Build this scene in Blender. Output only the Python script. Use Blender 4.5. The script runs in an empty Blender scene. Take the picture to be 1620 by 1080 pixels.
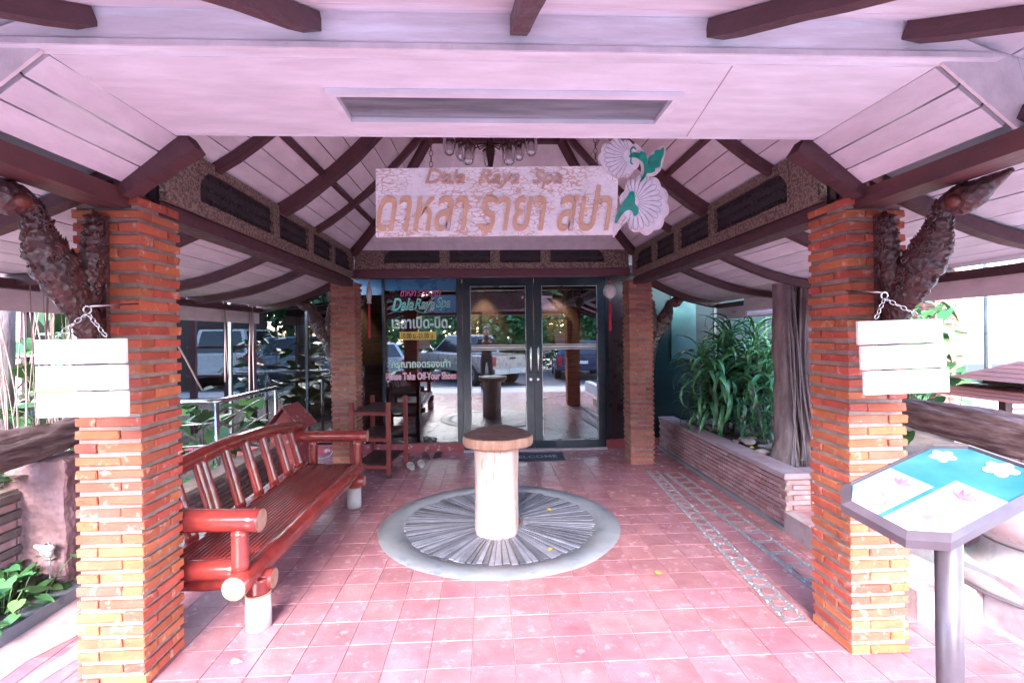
import bpy, bmesh, math, random
from math import sin, cos, pi, radians as R, sqrt, atan2
from mathutils import Vector as V, Matrix, Euler, noise as MN
random.seed(7)
SC = bpy.context.scene
# ---------------------------------------------------------------- camera
cd = bpy.data.cameras.new('camera'); cam = bpy.data.objects.new('camera', cd)
SC.collection.objects.link(cam); SC.camera = cam
cd.sensor_width = 36; cd.lens = 36*780/1620; cd.shift_y = -10/1620; cd.clip_start = .05; cd.clip_end = 600
yaw = math.atan(37/780)
cam.matrix_world = Matrix.Translation((0, 0, 1.5)) @ Matrix.Rotation(-yaw, 4, 'Z') @ Matrix.Rotation(R(90), 4, 'X') @ Matrix.Rotation(R(-.7), 4, 'Z')
# ---------------------------------------------------------------- light
SUN_EL, SUN_AZ = 31, 190          # azimuth clockwise from +Y (behind the camera, a little to the left)
W = bpy.data.worlds.new('World'); SC.world = W; W.use_nodes = True
nt = W.node_tree; bg = nt.nodes['Background']
sky = nt.nodes.new('ShaderNodeTexSky'); sky.sky_type = 'NISHITA'; sky.sun_disc = False
sky.sun_elevation = R(SUN_EL); sky.sun_rotation = R(SUN_AZ); sky.air_density = 1.0; sky.dust_density = .7; sky.ozone_density = 1.0
nt.links.new(sky.outputs[0], bg.inputs[0]); bg.inputs[1].default_value = .15
sl = bpy.data.lights.new('sun', 'SUN'); sl.energy = 1.0; sl.angle = R(26); sl.color = (1, .93, .86)
so = bpy.data.objects.new('sun', sl); SC.collection.objects.link(so)
sd = V((sin(R(SUN_AZ))*cos(R(SUN_EL)), cos(R(SUN_AZ))*cos(R(SUN_EL)), sin(R(SUN_EL))))
so.rotation_euler = sd.to_track_quat('Z', 'Y').to_euler(); so.location = (0, -8, 12)
SC.view_settings.view_transform = 'Standard'; SC.view_settings.look = 'None'
SC.view_settings.exposure = 4.0; SC.view_settings.gamma = 1; SC.view_settings.use_curve_mapping = False
SC.cycles.max_bounces = 8; SC.cycles.diffuse_bounces = 5; SC.cycles.glossy_bounces = 4; SC.cycles.transparent_max_bounces = 12
SC.cycles.caustics_reflective = False; SC.cycles.caustics_refractive = False
SC.cycles.use_denoising = True

# ---------------------------------------------------------------- materials
MATS = {}
def M(name, col, rough=.6, metal=0., var=.0, col2=None, nscale=4., nstr=1., thr=None, bump=0., bscale=30., stretch=(1, 1, 1), spec=.5, coat=0., col3=None, hue=0., btype='noise', emit=0., trans=0.):
    if name in MATS: return MATS[name]
    m = bpy.data.materials.new(name); m.use_nodes = True; t = m.node_tree; N = t.nodes; L = t.links
    b = N['Principled BSDF']; b.inputs['Roughness'].default_value = rough; b.inputs['Metallic'].default_value = metal
    b.inputs['Specular IOR Level'].default_value = spec
    if coat: b.inputs['Coat Weight'].default_value = coat; b.inputs['Coat Roughness'].default_value = .08
    if trans: b.inputs['Transmission Weight'].default_value = trans
    if emit: b.inputs['Emission Color'].default_value = (*col, 1); b.inputs['Emission Strength'].default_value = emit
    tc = N.new('ShaderNodeTexCoord'); oi = N.new('ShaderNodeObjectInfo'); geo = N.new('ShaderNodeNewGeometry')
    rs = N.new('ShaderNodeMath'); rs.operation = 'ADD'; L.new(oi.outputs['Random'], rs.inputs[0]); L.new(geo.outputs['Random Per Island'], rs.inputs[1])
    fr = N.new('ShaderNodeMath'); fr.operation = 'FRACT'; L.new(rs.outputs[0], fr.inputs[0])
    mp = N.new('ShaderNodeMapping'); mp.inputs['Scale'].default_value = stretch
    mul = N.new('ShaderNodeVectorMath'); mul.operation = 'SCALE'; mul.inputs[3].default_value = 23.
    cmb = N.new('ShaderNodeCombineXYZ'); L.new(oi.outputs['Random'], cmb.inputs[0]); L.new(oi.outputs['Random'], cmb.inputs[1])
    L.new(cmb.outputs[0], mul.inputs[0]); L.new(mul.outputs[0], mp.inputs['Location']); L.new(tc.outputs['Object'], mp.inputs['Vector'])
    ci = N.new('ShaderNodeRGB'); ci.outputs[0].default_value = (*col, 1); out = ci.outputs[0]
    def noise(sc, det=5):
        n = N.new('ShaderNodeTexNoise'); n.inputs['Scale'].default_value = sc; n.inputs['Detail'].default_value = det
        n.inputs['Roughness'].default_value = .62; L.new(mp.outputs[0], n.inputs['Vector']); return n
    if col2:
        n = noise(nscale); rp = N.new('ShaderNodeValToRGB'); lo, hi = thr or (.35, .68)
        rp.color_ramp.elements[0].position = lo; rp.color_ramp.elements[1].position = hi
        L.new(n.outputs['Fac'], rp.inputs[0]); mx = N.new('ShaderNodeMix'); mx.data_type = 'RGBA'
        sc = N.new('ShaderNodeMath'); sc.operation = 'MULTIPLY'; sc.inputs[1].default_value = nstr
        L.new(rp.outputs[0], sc.inputs[0]); L.new(sc.outputs[0], mx.inputs[0]); L.new(out, mx.inputs[6]); mx.inputs[7].default_value = (*col2, 1); out = mx.outputs[2]
    if col3:
        n = noise(nscale*3.1, 8); rp = N.new('ShaderNodeValToRGB'); rp.color_ramp.elements[0].position = .58; rp.color_ramp.elements[1].position = .66
        L.new(n.outputs['Fac'], rp.inputs[0]); mx = N.new('ShaderNodeMix'); mx.data_type = 'RGBA'
        L.new(rp.outputs[0], mx.inputs[0]); L.new(out, mx.inputs[6]); mx.inputs[7].default_value = (*col3, 1); out = mx.outputs[2]
    # always a slight tonal grain
    hs = N.new('ShaderNodeHueSaturation'); n2 = noise(nscale*2.3 if col2 else 7., 6)
    mr = N.new('ShaderNodeMapRange'); mr.inputs[1].default_value = .3; mr.inputs[2].default_value = .7; mr.inputs[3].default_value = .88; mr.inputs[4].default_value = 1.12
    L.new(n2.outputs['Fac'], mr.inputs[0])
    if var:
        m2 = N.new('ShaderNodeMapRange'); m2.inputs[3].default_value = 1-var; m2.inputs[4].default_value = 1+var; L.new(fr.outputs[0], m2.inputs[0])
        mm = N.new('ShaderNodeMath'); mm.operation = 'MULTIPLY'; L.new(mr.outputs[0], mm.inputs[0]); L.new(m2.outputs[0], mm.inputs[1]); L.new(mm.outputs[0], hs.inputs['Value'])
        if hue:
            m3 = N.new('ShaderNodeMath'); m3.operation = 'MULTIPLY_ADD'; m3.inputs[1].default_value = 7.31; m3.inputs[2].default_value = 0; L.new(fr.outputs[0], m3.inputs[0])
            m4 = N.new('ShaderNodeMath'); m4.operation = 'FRACT'; L.new(m3.outputs[0], m4.inputs[0])
            m5 = N.new('ShaderNodeMapRange'); m5.inputs[3].default_value = .5-hue; m5.inputs[4].default_value = .5+hue; L.new(m4.outputs[0], m5.inputs[0]); L.new(m5.outputs[0], hs.inputs['Hue'])
    else: L.new(mr.outputs[0], hs.inputs['Value'])
    L.new(out, hs.inputs['Color']); L.new(hs.outputs[0], b.inputs['Base Color'])
    # roughness breakup
    m6 = N.new('ShaderNodeMapRange'); m6.inputs[1].default_value = .3; m6.inputs[2].default_value = .7; m6.inputs[3].default_value = max(.02, rough*.75); m6.inputs[4].default_value = min(1, rough*1.25)
    L.new(n2.outputs['Fac'], m6.inputs[0]); L.new(m6.outputs[0], b.inputs['Roughness'])
    if bump:
        if btype == 'voronoi':
            nb = N.new('ShaderNodeTexVoronoi'); nb.inputs['Scale'].default_value = bscale; L.new(mp.outputs[0], nb.inputs['Vector']); o = nb.outputs['Distance']
        else: nb = noise(bscale, 7); o = nb.outputs['Fac']
        bp = N.new('ShaderNodeBump'); bp.inputs['Strength'].default_value = bump; bp.inputs['Distance'].default_value = .01
        L.new(o, bp.inputs['Height']); L.new(bp.outputs[0], b.inputs['Normal'])
    MATS[name] = m; return m
def glass(name, refl, tint, rough=.0):
    m = bpy.data.materials.new(name); m.use_nodes = True; t = m.node_tree; N = t.nodes; L = t.links
    N.remove(N['Principled BSDF']); o = N['Material Output']
    tr = N.new('ShaderNodeBsdfTransparent'); tr.inputs[0].default_value = (*tint, 1)
    gl = N.new('ShaderNodeBsdfGlossy'); gl.inputs['Roughness'].default_value = rough; gl.inputs['Color'].default_value = (.92, .95, 1, 1)
    fn = N.new('ShaderNodeFresnel'); fn.inputs[0].default_value = 1.5
    ma = N.new('ShaderNodeMath'); ma.operation = 'ADD'; ma.inputs[1].default_value = refl; ma.use_clamp = True; L.new(fn.outputs[0], ma.inputs[0])
    mx = N.new('ShaderNodeMixShader'); L.new(ma.outputs[0], mx.inputs[0]); L.new(tr.outputs[0], mx.inputs[1]); L.new(gl.outputs[0], mx.inputs[2]); L.new(mx.outputs[0], o.inputs[0])
    return m
brickM = M('brick_clay', (.50, .12, .065), .75, var=.2, hue=.012, col2=(.33, .07, .035), nscale=7, nstr=.7, bump=.5, bscale=55, col3=(.5, .27, .2))
brickF = M('brick_clay_faded', (.44, .16, .115), .8, var=.22, hue=.012, col2=(.33, .10, .07), nscale=9, bump=.5, bscale=55, col3=(.5, .3, .24))
mortar = M('mortar', (.36, .27, .25), .95, col2=(.24, .17, .15), nscale=8, bump=.8, bscale=60)
tileM = M('floor_tile', (.40, .19, .22), .24, var=.11, hue=.008, col2=(.27, .10, .125), nscale=4, thr=(.35, .8), col3=(.45, .26, .29), bump=.25, bscale=25, spec=.6)
groutM = M('tile_grout', (.44, .30, .33), .9, bump=.3)
ceilM = M('ceiling_paint', (.68, .635, .68), .6, var=.07, hue=.012, col2=(.60, .52, .58), nscale=1.6, stretch=(3, 1, 2), bump=.2, bscale=18, nstr=.9, col3=(.60, .55, .59))
ceilW = M('ceiling_paint_worn', (.66, .60, .65), .55, col2=(.76, .75, .82), nscale=1.6, stretch=(1, 6, 9), thr=(.46, .62), bump=.2, bscale=14)
flatM = M('ceiling_board', (.68, .63, .69), .55, col2=(.73, .70, .76), nscale=1.6, stretch=(1, 4, 1), bump=.06, bscale=10)
fascM = M('fascia_paint', (.70, .62, .65), .6, col2=(.64, .54, .58), nscale=3, stretch=(3, 1, 2), bump=.2)
woodM = M('painted_dark_wood', (.095, .036, .042), .5, var=.12, col2=(.065, .026, .034), nscale=4, bump=.3, bscale=22, stretch=(4, 1, 4))
woodR = M('reddish_beam_wood', (.13, .042, .042), .5, col2=(.075, .028, .034), nscale=2.2, stretch=(5, 1, 5), bump=.25, bscale=22)
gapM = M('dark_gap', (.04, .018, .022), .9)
carveM = M('carved_dark_teak', (.085, .022, .020), .35, col2=(.05, .03, .035), nscale=14, bump=.7, bscale=42, col3=(.15, .13, .145), spec=.6, btype='voronoi')  # grey flecks in the colour stand in for highlights on the carving
goldM = M('gilt_crackle', (.31, .22, .17), .5, col2=(.12, .07, .07), nscale=60, thr=(.45, .55), bump=.7, bscale=90, btype='voronoi')
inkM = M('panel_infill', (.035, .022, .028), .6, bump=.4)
bamM = M('lacquered_bamboo', (.32, .040, .034), .2, var=.16, col2=(.19, .024, .024), nscale=3, stretch=(2, 2, 2), coat=.6, bump=.12, bscale=30)
bamE = M('bamboo_cut_end', (.48, .27, .2), .7, col2=(.34, .14, .1), nscale=22, bump=.5, bscale=60)
rackM = M('red_stained_wood', (.31, .055, .05), .4, var=.12, col2=(.2, .03, .03), nscale=4, coat=.2)
rackD = M('dark_slat_wood', (.07, .03, .028), .45, var=.3)
whiteP = M('white_paint', (.8, .78, .78), .55, col2=(.7, .66, .66), nscale=5, nstr=.5)
concM = M('cement_grey', (.18, .20, .24), .5, col2=(.28, .28, .31), nscale=2.5, bump=.25, bscale=30, col3=(.14, .17, .22))
slateM = M('slate_strip', (.125, .13, .17), .4, var=.45, col2=(.21, .21, .26), nscale=7, bump=.5, bscale=30)
pebM = M('pebble_cement', (.19, .18, .205), .6, col2=(.30, .23, .26), nscale=16, bump=.9, bscale=70)
steelM = M('stainless_steel', (.6, .6, .62), .22, 1.)
blackM = M('black_aluminium', (.025, .03, .045), .22, .35, col2=(.05, .07, .09), nscale=1.2, spec=.7)
plinM = M('red_plinth_paint', (.35, .075, .09), .5, col2=(.27, .05, .06), nscale=3, col3=(.6, .5, .5), bump=.2)
maroM = M('maroon_beam', (.12, .035, .05), .5, bump=.2)
barkM = M('fig_bark', (.29, .22, .23), .85, col2=(.14, .095, .105), nscale=3.5, stretch=(5, 5, 1), bump=1., bscale=9, col3=(.28, .22, .23))
logM = M('weathered_log', (.075, .035, .04), .8, col2=(.24, .16, .17), nscale=5, stretch=(7, 1, 8), bump=1., bscale=10)
stumpM = M('pale_stripped_trunk', (.62, .42, .36), .7, col2=(.68, .54, .5), nscale=3, stretch=(4, 4, 1), bump=.8, bscale=14, col3=(.42, .25, .2))
slabT = M('slab_top', (.24, .145, .14), .4, col2=(.14, .075, .07), nscale=7, bump=.5, col3=(.34, .25, .24))
slabE = M('slab_edge', (.5, .3, .22), .75, col2=(.34, .17, .12), nscale=5, stretch=(5, 5, 1), bump=.7, bscale=18)
latM = M('laterite', (.34, .20, .22), .95, col2=(.24, .13, .14), nscale=7, bump=1., bscale=26, btype='voronoi')
soilM = M('soil', (.09, .06, .055), .95, col2=(.15, .11, .1), nscale=9, bump=1, bscale=30)
stoneM = M('river_stone', (.55, .47, .46), .7, var=.3, hue=.03, col2=(.30, .24, .24), nscale=12, bump=.3)
leafM = M('leaf_glossy', (.055, .17, .065), .32, var=.4, hue=.03, col2=(.07, .2, .06), nscale=9, spec=.6)
leafB = M('leaf_bright', (.07, .19, .07), .4, var=.4, hue=.03, col2=(.12, .26, .08), nscale=9)
leafY = M('leaf_yellow', (.55, .38, .06), .5, var=.2)
leafD = M('dracaena_leaf', (.07, .22, .11), .28, var=.5, hue=.03, col2=(.08, .25, .10), nscale=6, spec=.7)
dryM = M('dry_leaf', (.4, .27, .13), .7, var=.3)
rootM = M('aerial_root', (.36, .25, .24), .8, var=.25, bump=.5)
ceraM = M('white_ceramic', (.46, .47, .49), .3, col2=(.36, .27, .29), nscale=3, bump=.1)
asphM = M('asphalt', (.13, .13, .15), .85, col2=(.10, .10, .115), nscale=6, bump=.5, bscale=80)
greyP = M('pinkish_grey_metal', (.105, .08, .10), .35, .3, col2=(.085, .065, .085), nscale=5)
rubM = M('rubber', (.02, .02, .022), .8)
redP = M('lens_red', (.5, .02, .03), .25)
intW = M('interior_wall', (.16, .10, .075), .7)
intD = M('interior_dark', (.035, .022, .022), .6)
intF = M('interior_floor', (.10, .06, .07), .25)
facM = M('facade_render', (.22, .17, .17), .8, bump=.3)
tanM = M('tan_lettering', (.66, .42, .29), .55, col2=(.60, .36, .24), nscale=12)
doorG = glass('dark_tinted_glass', .17, (.42, .45, .5))
sideG = glass('dim_side_glass', .07, (.38, .40, .44)); lampG = glass('clear_lamp_glass', .12, (.86, .84, .88))

# ---------------------------------------------------------------- builders
class MB:
    def __init__(s): s.v = []; s.f = []; s.mi = []; s.sm = []
    def add(s, vs, fs, mi=0, sm=False):
        o = len(s.v); s.v += [tuple(v) for v in vs]
        for f in fs: s.f.append([i+o for i in f]); s.mi.append(mi); s.sm.append(sm)
        return s
    def box(s, a, b, mi=0, rot=None, bev=0):
        x0, y0, z0 = a; x1, y1, z1 = b
        vs = [V((x, y, z)) for z in (z0, z1) for y in (y0, y1) for x in (x0, x1)]
        if rot:
            c = (V(a)+V(b))/2; vs = [c + rot @ (v-c) for v in vs]
        return s.add(vs, [(0, 2, 3, 1), (4, 5, 7, 6), (0, 1, 5, 4), (2, 6, 7, 3), (0, 4, 6, 2), (1, 3, 7, 5)], mi)
    def hexa(s, lo, up, mi=0):       # two quads in the same winding
        return s.add(list(lo)+list(up), [(0, 1, 2, 3), (7, 6, 5, 4), (0, 4, 5, 1), (1, 5, 6, 2), (2, 6, 7, 3), (3, 7, 4, 0)], mi)
    def beam(s, p, q, w, h, up=(0, 0, 1), mi=0):
        p = V(p); q = V(q); d = (q-p).normalized(); u = V(up); x = d.cross(u).normalized(); u = x.cross(d)
        vs = [a + x*sx*w/2 + u*sz*h/2 for a in (p, q) for sx, sz in ((-1, -1), (1, -1), (1, 1), (-1, 1))]
        return s.add(vs, [(3, 2, 1, 0), (4, 5, 6, 7), (0, 1, 5, 4), (1, 2, 6, 5), (2, 3, 7, 6), (3, 0, 4, 7)], mi)
    def tube(s, path, rad, seg=10, mi=0, cap=None, sm=True, asp=None, up=None, wob=0, close=True):
        path = [V(p) for p in path]; n = len(path); rad = rad if hasattr(rad, '__len__') else [rad]*n
        T = []
        for i in range(n):
            T.append((path[min(i+1, n-1)]-path[max(i-1, 0)]).normalized())
        u = V(up) if up else (V((0, 0, 1)) if abs(T[0].z) < .9 else V((1, 0, 0)))
        x = T[0].cross(u).normalized(); vs = []
        for i in range(n):
            if up: x = T[i].cross(V(up)).normalized()
            else: x = (x - T[i]*x.dot(T[i])).normalized()
            y = T[i].cross(x)
            for k in range(seg):
                a = 2*pi*k/seg; r = rad[i]
                if wob: r *= 1 + wob*MN.noise(V((cos(a)*2, sin(a)*2, i*.6+path[0].x*9)))
                ax, ay = (1, 1) if not asp else asp
                vs.append(path[i] + x*cos(a)*r*ax + y*sin(a)*r*ay)
        fs = [(i*seg+k, i*seg+(k+1) % seg, (i+1)*seg+(k+1) % seg, (i+1)*seg+k) for i in range(n-1) for k in range(seg)]
        o = len(s.v); s.add(vs, fs, mi, sm)
        if close:
            for base, rev in ((0, True), ((n-1)*seg, False)):
                f = [o+base+k for k in range(seg)]
                s.f.append(f[::-1] if rev else f); s.mi.append(cap if cap is not None else mi); s.sm.append(False)
        return s
    def cyl(s, p, q, r, seg=12, mi=0, cap=None, r2=None): return s.tube([p, q], [r, r if r2 is None else r2], seg, mi, cap)
    def lathe(s, c, prof, seg=24, mi=0, sm=True):
        c = V(c); vs = [c+V((r*cos(2*pi*k/seg), r*sin(2*pi*k/seg), z)) for r, z in prof for k in range(seg)]
        fs = [(i*seg+k, i*seg+(k+1) % seg, (i+1)*seg+(k+1) % seg, (i+1)*seg+k) for i in range(len(prof)-1) for k in range(seg)]
        return s.add(vs, fs, mi, sm)
    def prism(s, poly, fn, t0, t1, mi=0):     # poly 2D, fn(x,y,t)->3D
        n = len(poly); vs = [fn(x, y, t0) for x, y in poly]+[fn(x, y, t1) for x, y in poly]
        return s.add(vs, [tuple(range(n))[::-1], tuple(range(n, 2*n))]+[(i, (i+1) % n, n+(i+1) % n, n+i) for i in range(n)], mi)
    def sphere(s, c, r, seg=12, rings=8, mi=0, sc=(1, 1, 1)):
        c = V(c); vs = []
        for i in range(1, rings):
            th = pi*i/rings
            for k in range(seg):
                ph = 2*pi*k/seg; vs.append(c+V((r*sc[0]*sin(th)*cos(ph), r*sc[1]*sin(th)*sin(ph), r*sc[2]*cos(th))))
        vs += [c+V((0, 0, r*sc[2])), c-V((0, 0, r*sc[2]))]; t = len(vs)-2; b = t+1
        fs = [(i*seg+k, (i+1)*seg+k, (i+1)*seg+(k+1) % seg, i*seg+(k+1) % seg) for i in range(rings-2) for k in range(seg)]
        fs += [(t, k, (k+1) % seg) for k in range(seg)] + [(b, (rings-2)*seg+(k+1) % seg, (rings-2)*seg+k) for k in range(seg)]
        return s.add(vs, fs, mi, True)
    def torus(s, c, Rr, r, rot=None, seg=14, t=6, sx=1, mi=0):
        c = V(c); vs = []
        for i in range(seg):
            a = 2*pi*i/seg
            for k in range(t):
                b = 2*pi*k/t; v = V(((Rr+r*cos(b))*cos(a)*sx, (Rr+r*cos(b))*sin(a), r*sin(b)))
                vs.append(c+(rot @ v if rot else v))
        return s.add(vs, [(i*t+k, ((i+1) % seg)*t+k, ((i+1) % seg)*t+(k+1) % t, i*t+(k+1) % t) for i in range(seg) for k in range(t)], mi, True)
    def mesh(s, name, mats, off=V((0, 0, 0))):
        me = bpy.data.meshes.new(name); me.from_pydata([tuple(V(v)-off) for v in s.v], [], s.f)
        for m in (mats if isinstance(mats, (list, tuple)) else [mats]): me.materials.append(m)
        me.polygons.foreach_set('material_index', s.mi); me.polygons.foreach_set('use_smooth', s.sm); me.update(); return me
def worg(o):
    p = V((0, 0, 0))
    while o: p = p+o.location; o = o.parent
    return p
def link(o, parent=None):
    SC.collection.objects.link(o)
    if parent: o.parent = parent
    return o
def obj(name, mb, mats, parent=None, label=None):
    o = bpy.data.objects.new(name, mb.mesh(name, mats, worg(parent))); link(o, parent)
    if label: o['label'] = label
    return o
def piece(name, me, parent, loc, rot=(0, 0, 0), sc=(1, 1, 1)):
    o = bpy.data.objects.new(name, me); link(o, parent); o.location = V(loc)-worg(parent); o.rotation_euler = rot; o.scale = sc; return o
def tag(o, label=None, cat=None, group=None, kind=None):
    if label: o['label'] = label
    if cat: o['category'] = cat
    if group: o['group'] = group
    if kind: o['kind'] = kind
    return o
def thing(name, label, cat, loc=(0, 0, 0), group=None):
    o = bpy.data.objects.new(name, None); o.empty_display_size = .1; link(o); o.location = loc
    return tag(o, label, cat, group)
def structure(name, mb, mats): return tag(obj(name, mb, mats), kind='structure')
def ctree(o, parent=None):
    c = o.copy(); link(c); c.parent = parent
    for ch in list(o.children): ctree(ch, c)
    return c
def bevel(me, w, seg=1):
    bm = bmesh.new(); bm.from_mesh(me); bmesh.ops.bevel(bm, geom=bm.edges[:], offset=w, segments=seg, affect='EDGES', profile=.7); bm.to_mesh(me); bm.free(); return me
def text_mesh(body, size, extrude=.002, shear=0, offset=0, spacing=1, bevel_d=0):
    c = bpy.data.curves.new('lettering', 'FONT'); c.body = body; c.size = size; c.extrude = extrude; c.shear = shear; c.offset = offset
    c.space_character = spacing; c.align_x = 'CENTER'; c.resolution_u = 4; c.bevel_depth = bevel_d
    o = bpy.data.objects.new('lettering', c); SC.collection.objects.link(o); dg = bpy.context.evaluated_depsgraph_get(); dg.update()
    me = bpy.data.meshes.new_from_object(o.evaluated_get(dg)); bpy.data.objects.remove(o); bpy.data.curves.remove(c); return me
def text_obj(name, body, loc, width, height, mat, parent, extrude=.002, shear=0, offset=0, rot=(R(90), 0, 0)):
    me = text_mesh(body, 1, .1, shear, offset); xs = [v.co.x for v in me.vertices]; ys = [v.co.y for v in me.vertices]
    cx = (min(xs)+max(xs))/2; cy = (min(ys)+max(ys))/2; sx = width/(max(xs)-min(xs)); sy = height/(max(ys)-min(ys))
    for v in me.vertices: v.co = V(((v.co.x-cx)*sx, (v.co.y-cy)*sy, v.co.z*extrude*10))
    me.materials.clear(); me.materials.append(mat); me.name = name
    return piece(name, me, parent, loc, rot)
def split_text(name, o, parent, mat):
    """cut one line of lettering into one object per character"""
    me = o.data; n = len(me.vertices); p = list(range(n))
    def fd(a):
        while p[a] != a: p[a] = p[p[a]]; a = p[a]
        return a
    for e in me.edges: a, b = fd(e.vertices[0]), fd(e.vertices[1]); p[a] = b
    g = {}
    for i in range(n): g.setdefault(fd(i), []).append(i)
    # shear-free x range test
    sets = []
    for idx in sorted(g.values(), key=lambda q: min(me.vertices[i].co.x for i in q)):
        x0 = min(me.vertices[i].co.x for i in idx); x1 = max(me.vertices[i].co.x for i in idx)
        for s_ in sets:
            ov = min(x1, s_[1])-max(x0, s_[0])
            if ov > .75*min(x1-x0, s_[1]-s_[0]): s_[0] = min(s_[0], x0); s_[1] = max(s_[1], x1); s_[2] |= set(idx); break
        else: sets.append([x0, x1, set(idx)])
    for x0, x1, ids in sets:
        mp = {}; vs = []; fs = []
        for i in sorted(ids): mp[i] = len(vs); vs.append(me.vertices[i].co.copy())
        for f in me.polygons:
            if f.vertices[0] in ids: fs.append([mp[i] for i in f.vertices])
        m2 = bpy.data.meshes.new(name); m2.from_pydata(vs, [], fs); m2.materials.append(mat)
        q = bpy.data.objects.new(name, m2); link(q, parent); q.location = o.location; q.rotation_euler = o.rotation_euler
    bpy.data.objects.remove(o)

XC = .08       # the porch's centre line
# ================================================================= SETTING
g = MB(); g.add([(-200, -200, -.16), (200, -200, -.16), (200, 200, -.16), (-200, 200, -.16)], [(0, 1, 2, 3)]); structure('ground', g, M('dry_earth', (.42, .38, .38), .9, col2=(.34, .29, .29), nscale=.3))
g = MB(); g.box((-40, -9.2, -.155), (40, -1.6, -.12)); structure('road', g, asphM)
g = MB(); g.box((-40, -1.6, -.155), (40, -1.42, .0)); structure('kerb', g, concM)
g = MB(); g.box((-40, -1.42, -.155), (40, -.2, -.012)); structure('pavement', g, M('cement_pavement', (.58, .54, .56), .8, col2=(.50, .46, .48), nscale=2, bump=.3))
# porch floor with individually laid tiles
g = MB(); g.box((-2.42, -.2, -.155), (2.56, 6.42, -.006)); floor = structure('porch_floor', g, groutM)
tm = []
for k in range(4):
    b = MB(); b.box((-.0985, -.0985, -.006), (.0985, .0985, .0)); me = bevel(b.mesh('tile', tileM), .0012)
    for v in me.vertices:
        if v.co.z > -.003: v.co.z += .0004*random.uniform(-1, 1)
    tm.append(me)
RC = (.07, 3.97); cand = []
for i in range(-13, 13):
    for j in range(0, 32):
        x = .105+.2*i+.1; y = .04+.2*j+.1
        if x < -2.34 or x > 2.5 or y > 6.35 or (x > 2.25 and y > 2.4): continue
        if sqrt((x-RC[0])**2+(y-RC[1])**2) < .80: continue
        cand.append((x, y))
def seen(x, y): return y > 1.95 and -1.08 < x/y < 1.05 and not (x < -1.45 and y > 2.6)
cand.sort(key=lambda p: (not seen(*p), p[0]**2+p[1]**2))
rest = MB()
for n, (x, y) in enumerate(cand):
    if n < 300: piece('tile', random.choice(tm), floor, (x, y, random.uniform(-.0006, .0006)), (0, 0, random.choice((0, pi/2, pi))+random.uniform(-.006, .006)), (random.uniform(.99, 1.0),)*2+(1,))
    else: rest.box((x-.0982, y-.0982, -.006), (x+.0982, y+.0982, random.uniform(-.001, .0005)))
o = obj('tiles', rest, tileM, floor); o['kind'] = 'stuff'
g = MB()
for (x0, y0, x1, y1, w) in ((-2.35, 1.7, -1.95, 4.2, .12), (-2.1, 1.9, -1.86, 3.2, .07)):
    n = 14; vs = []
    for i in range(n+1):
        u = i/n; x = x0+(x1-x0)*u+.03*MN.noise(V((u*5, w*40, 0))); y = y0+(y1-y0)*u; ww = w*(.5+.6*MN.noise(V((u*7, 3, w*30)))+.2)
        vs += [(x-ww, y, .0022), (x+ww, y, .0022)]
    g.add(vs, [(2*i, 2*i+1, 2*i+3, 2*i+2) for i in range(n)])
structure('cement_streaks', g, M('pale_cement', (.24, .28, .31), .8, col2=(.32, .22, .25), nscale=6, bump=.3))
# round paving: cement ring + radial slate strips
g = MB(); n = 72; vs = []
for k in range(n):
    a = 2*pi*k/n; w = 1+.012*MN.noise(V((cos(a)*2, sin(a)*2, 3)))
    for r, z in ((.955*w, -.004), (.94*w, .009), (.775, .009), (.77, .002), (.17, .002)): vs.append((RC[0]+r*cos(a), RC[1]+r*sin(a), z))
fs = [(k*5+i, ((k+1) % n)*5+i, ((k+1) % n)*5+i+1, k*5+i+1) for k in range(n) for i in range(4)]
g.add(vs, fs, 0, True); ringo = structure('round_paving', g, concM)
g = MB(); g.lathe((RC[0], RC[1], 0), [(.175, .004), (.0, .004)], 24); obj('red_cement_core', g, plinM, ringo)
k = 0; a = 0.
while a < 2*pi-.02:
    wd = random.uniform(.038, .075); r0 = .19+random.uniform(0, .05); r1 = .765-random.uniform(0, .03); hw = wd*.42
    b = MB(); hh = .007+random.uniform(0, .004)
    def pt(r, t, z): return (RC[0]+r*cos(a+t), RC[1]+r*sin(a+t), z)
    b.hexa([pt(r0, -hw, .002), pt(r0, hw, .002), pt(r1, hw, .002), pt(r1, -hw, .002)][::-1], [pt(r0, -hw*.9, hh), pt(r0, hw*.9, hh), pt(r1, hw*.93, hh), pt(r1, -hw*.93, hh)][::-1])
    obj('slate_strip', b, slateM, ringo); a += wd
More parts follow.
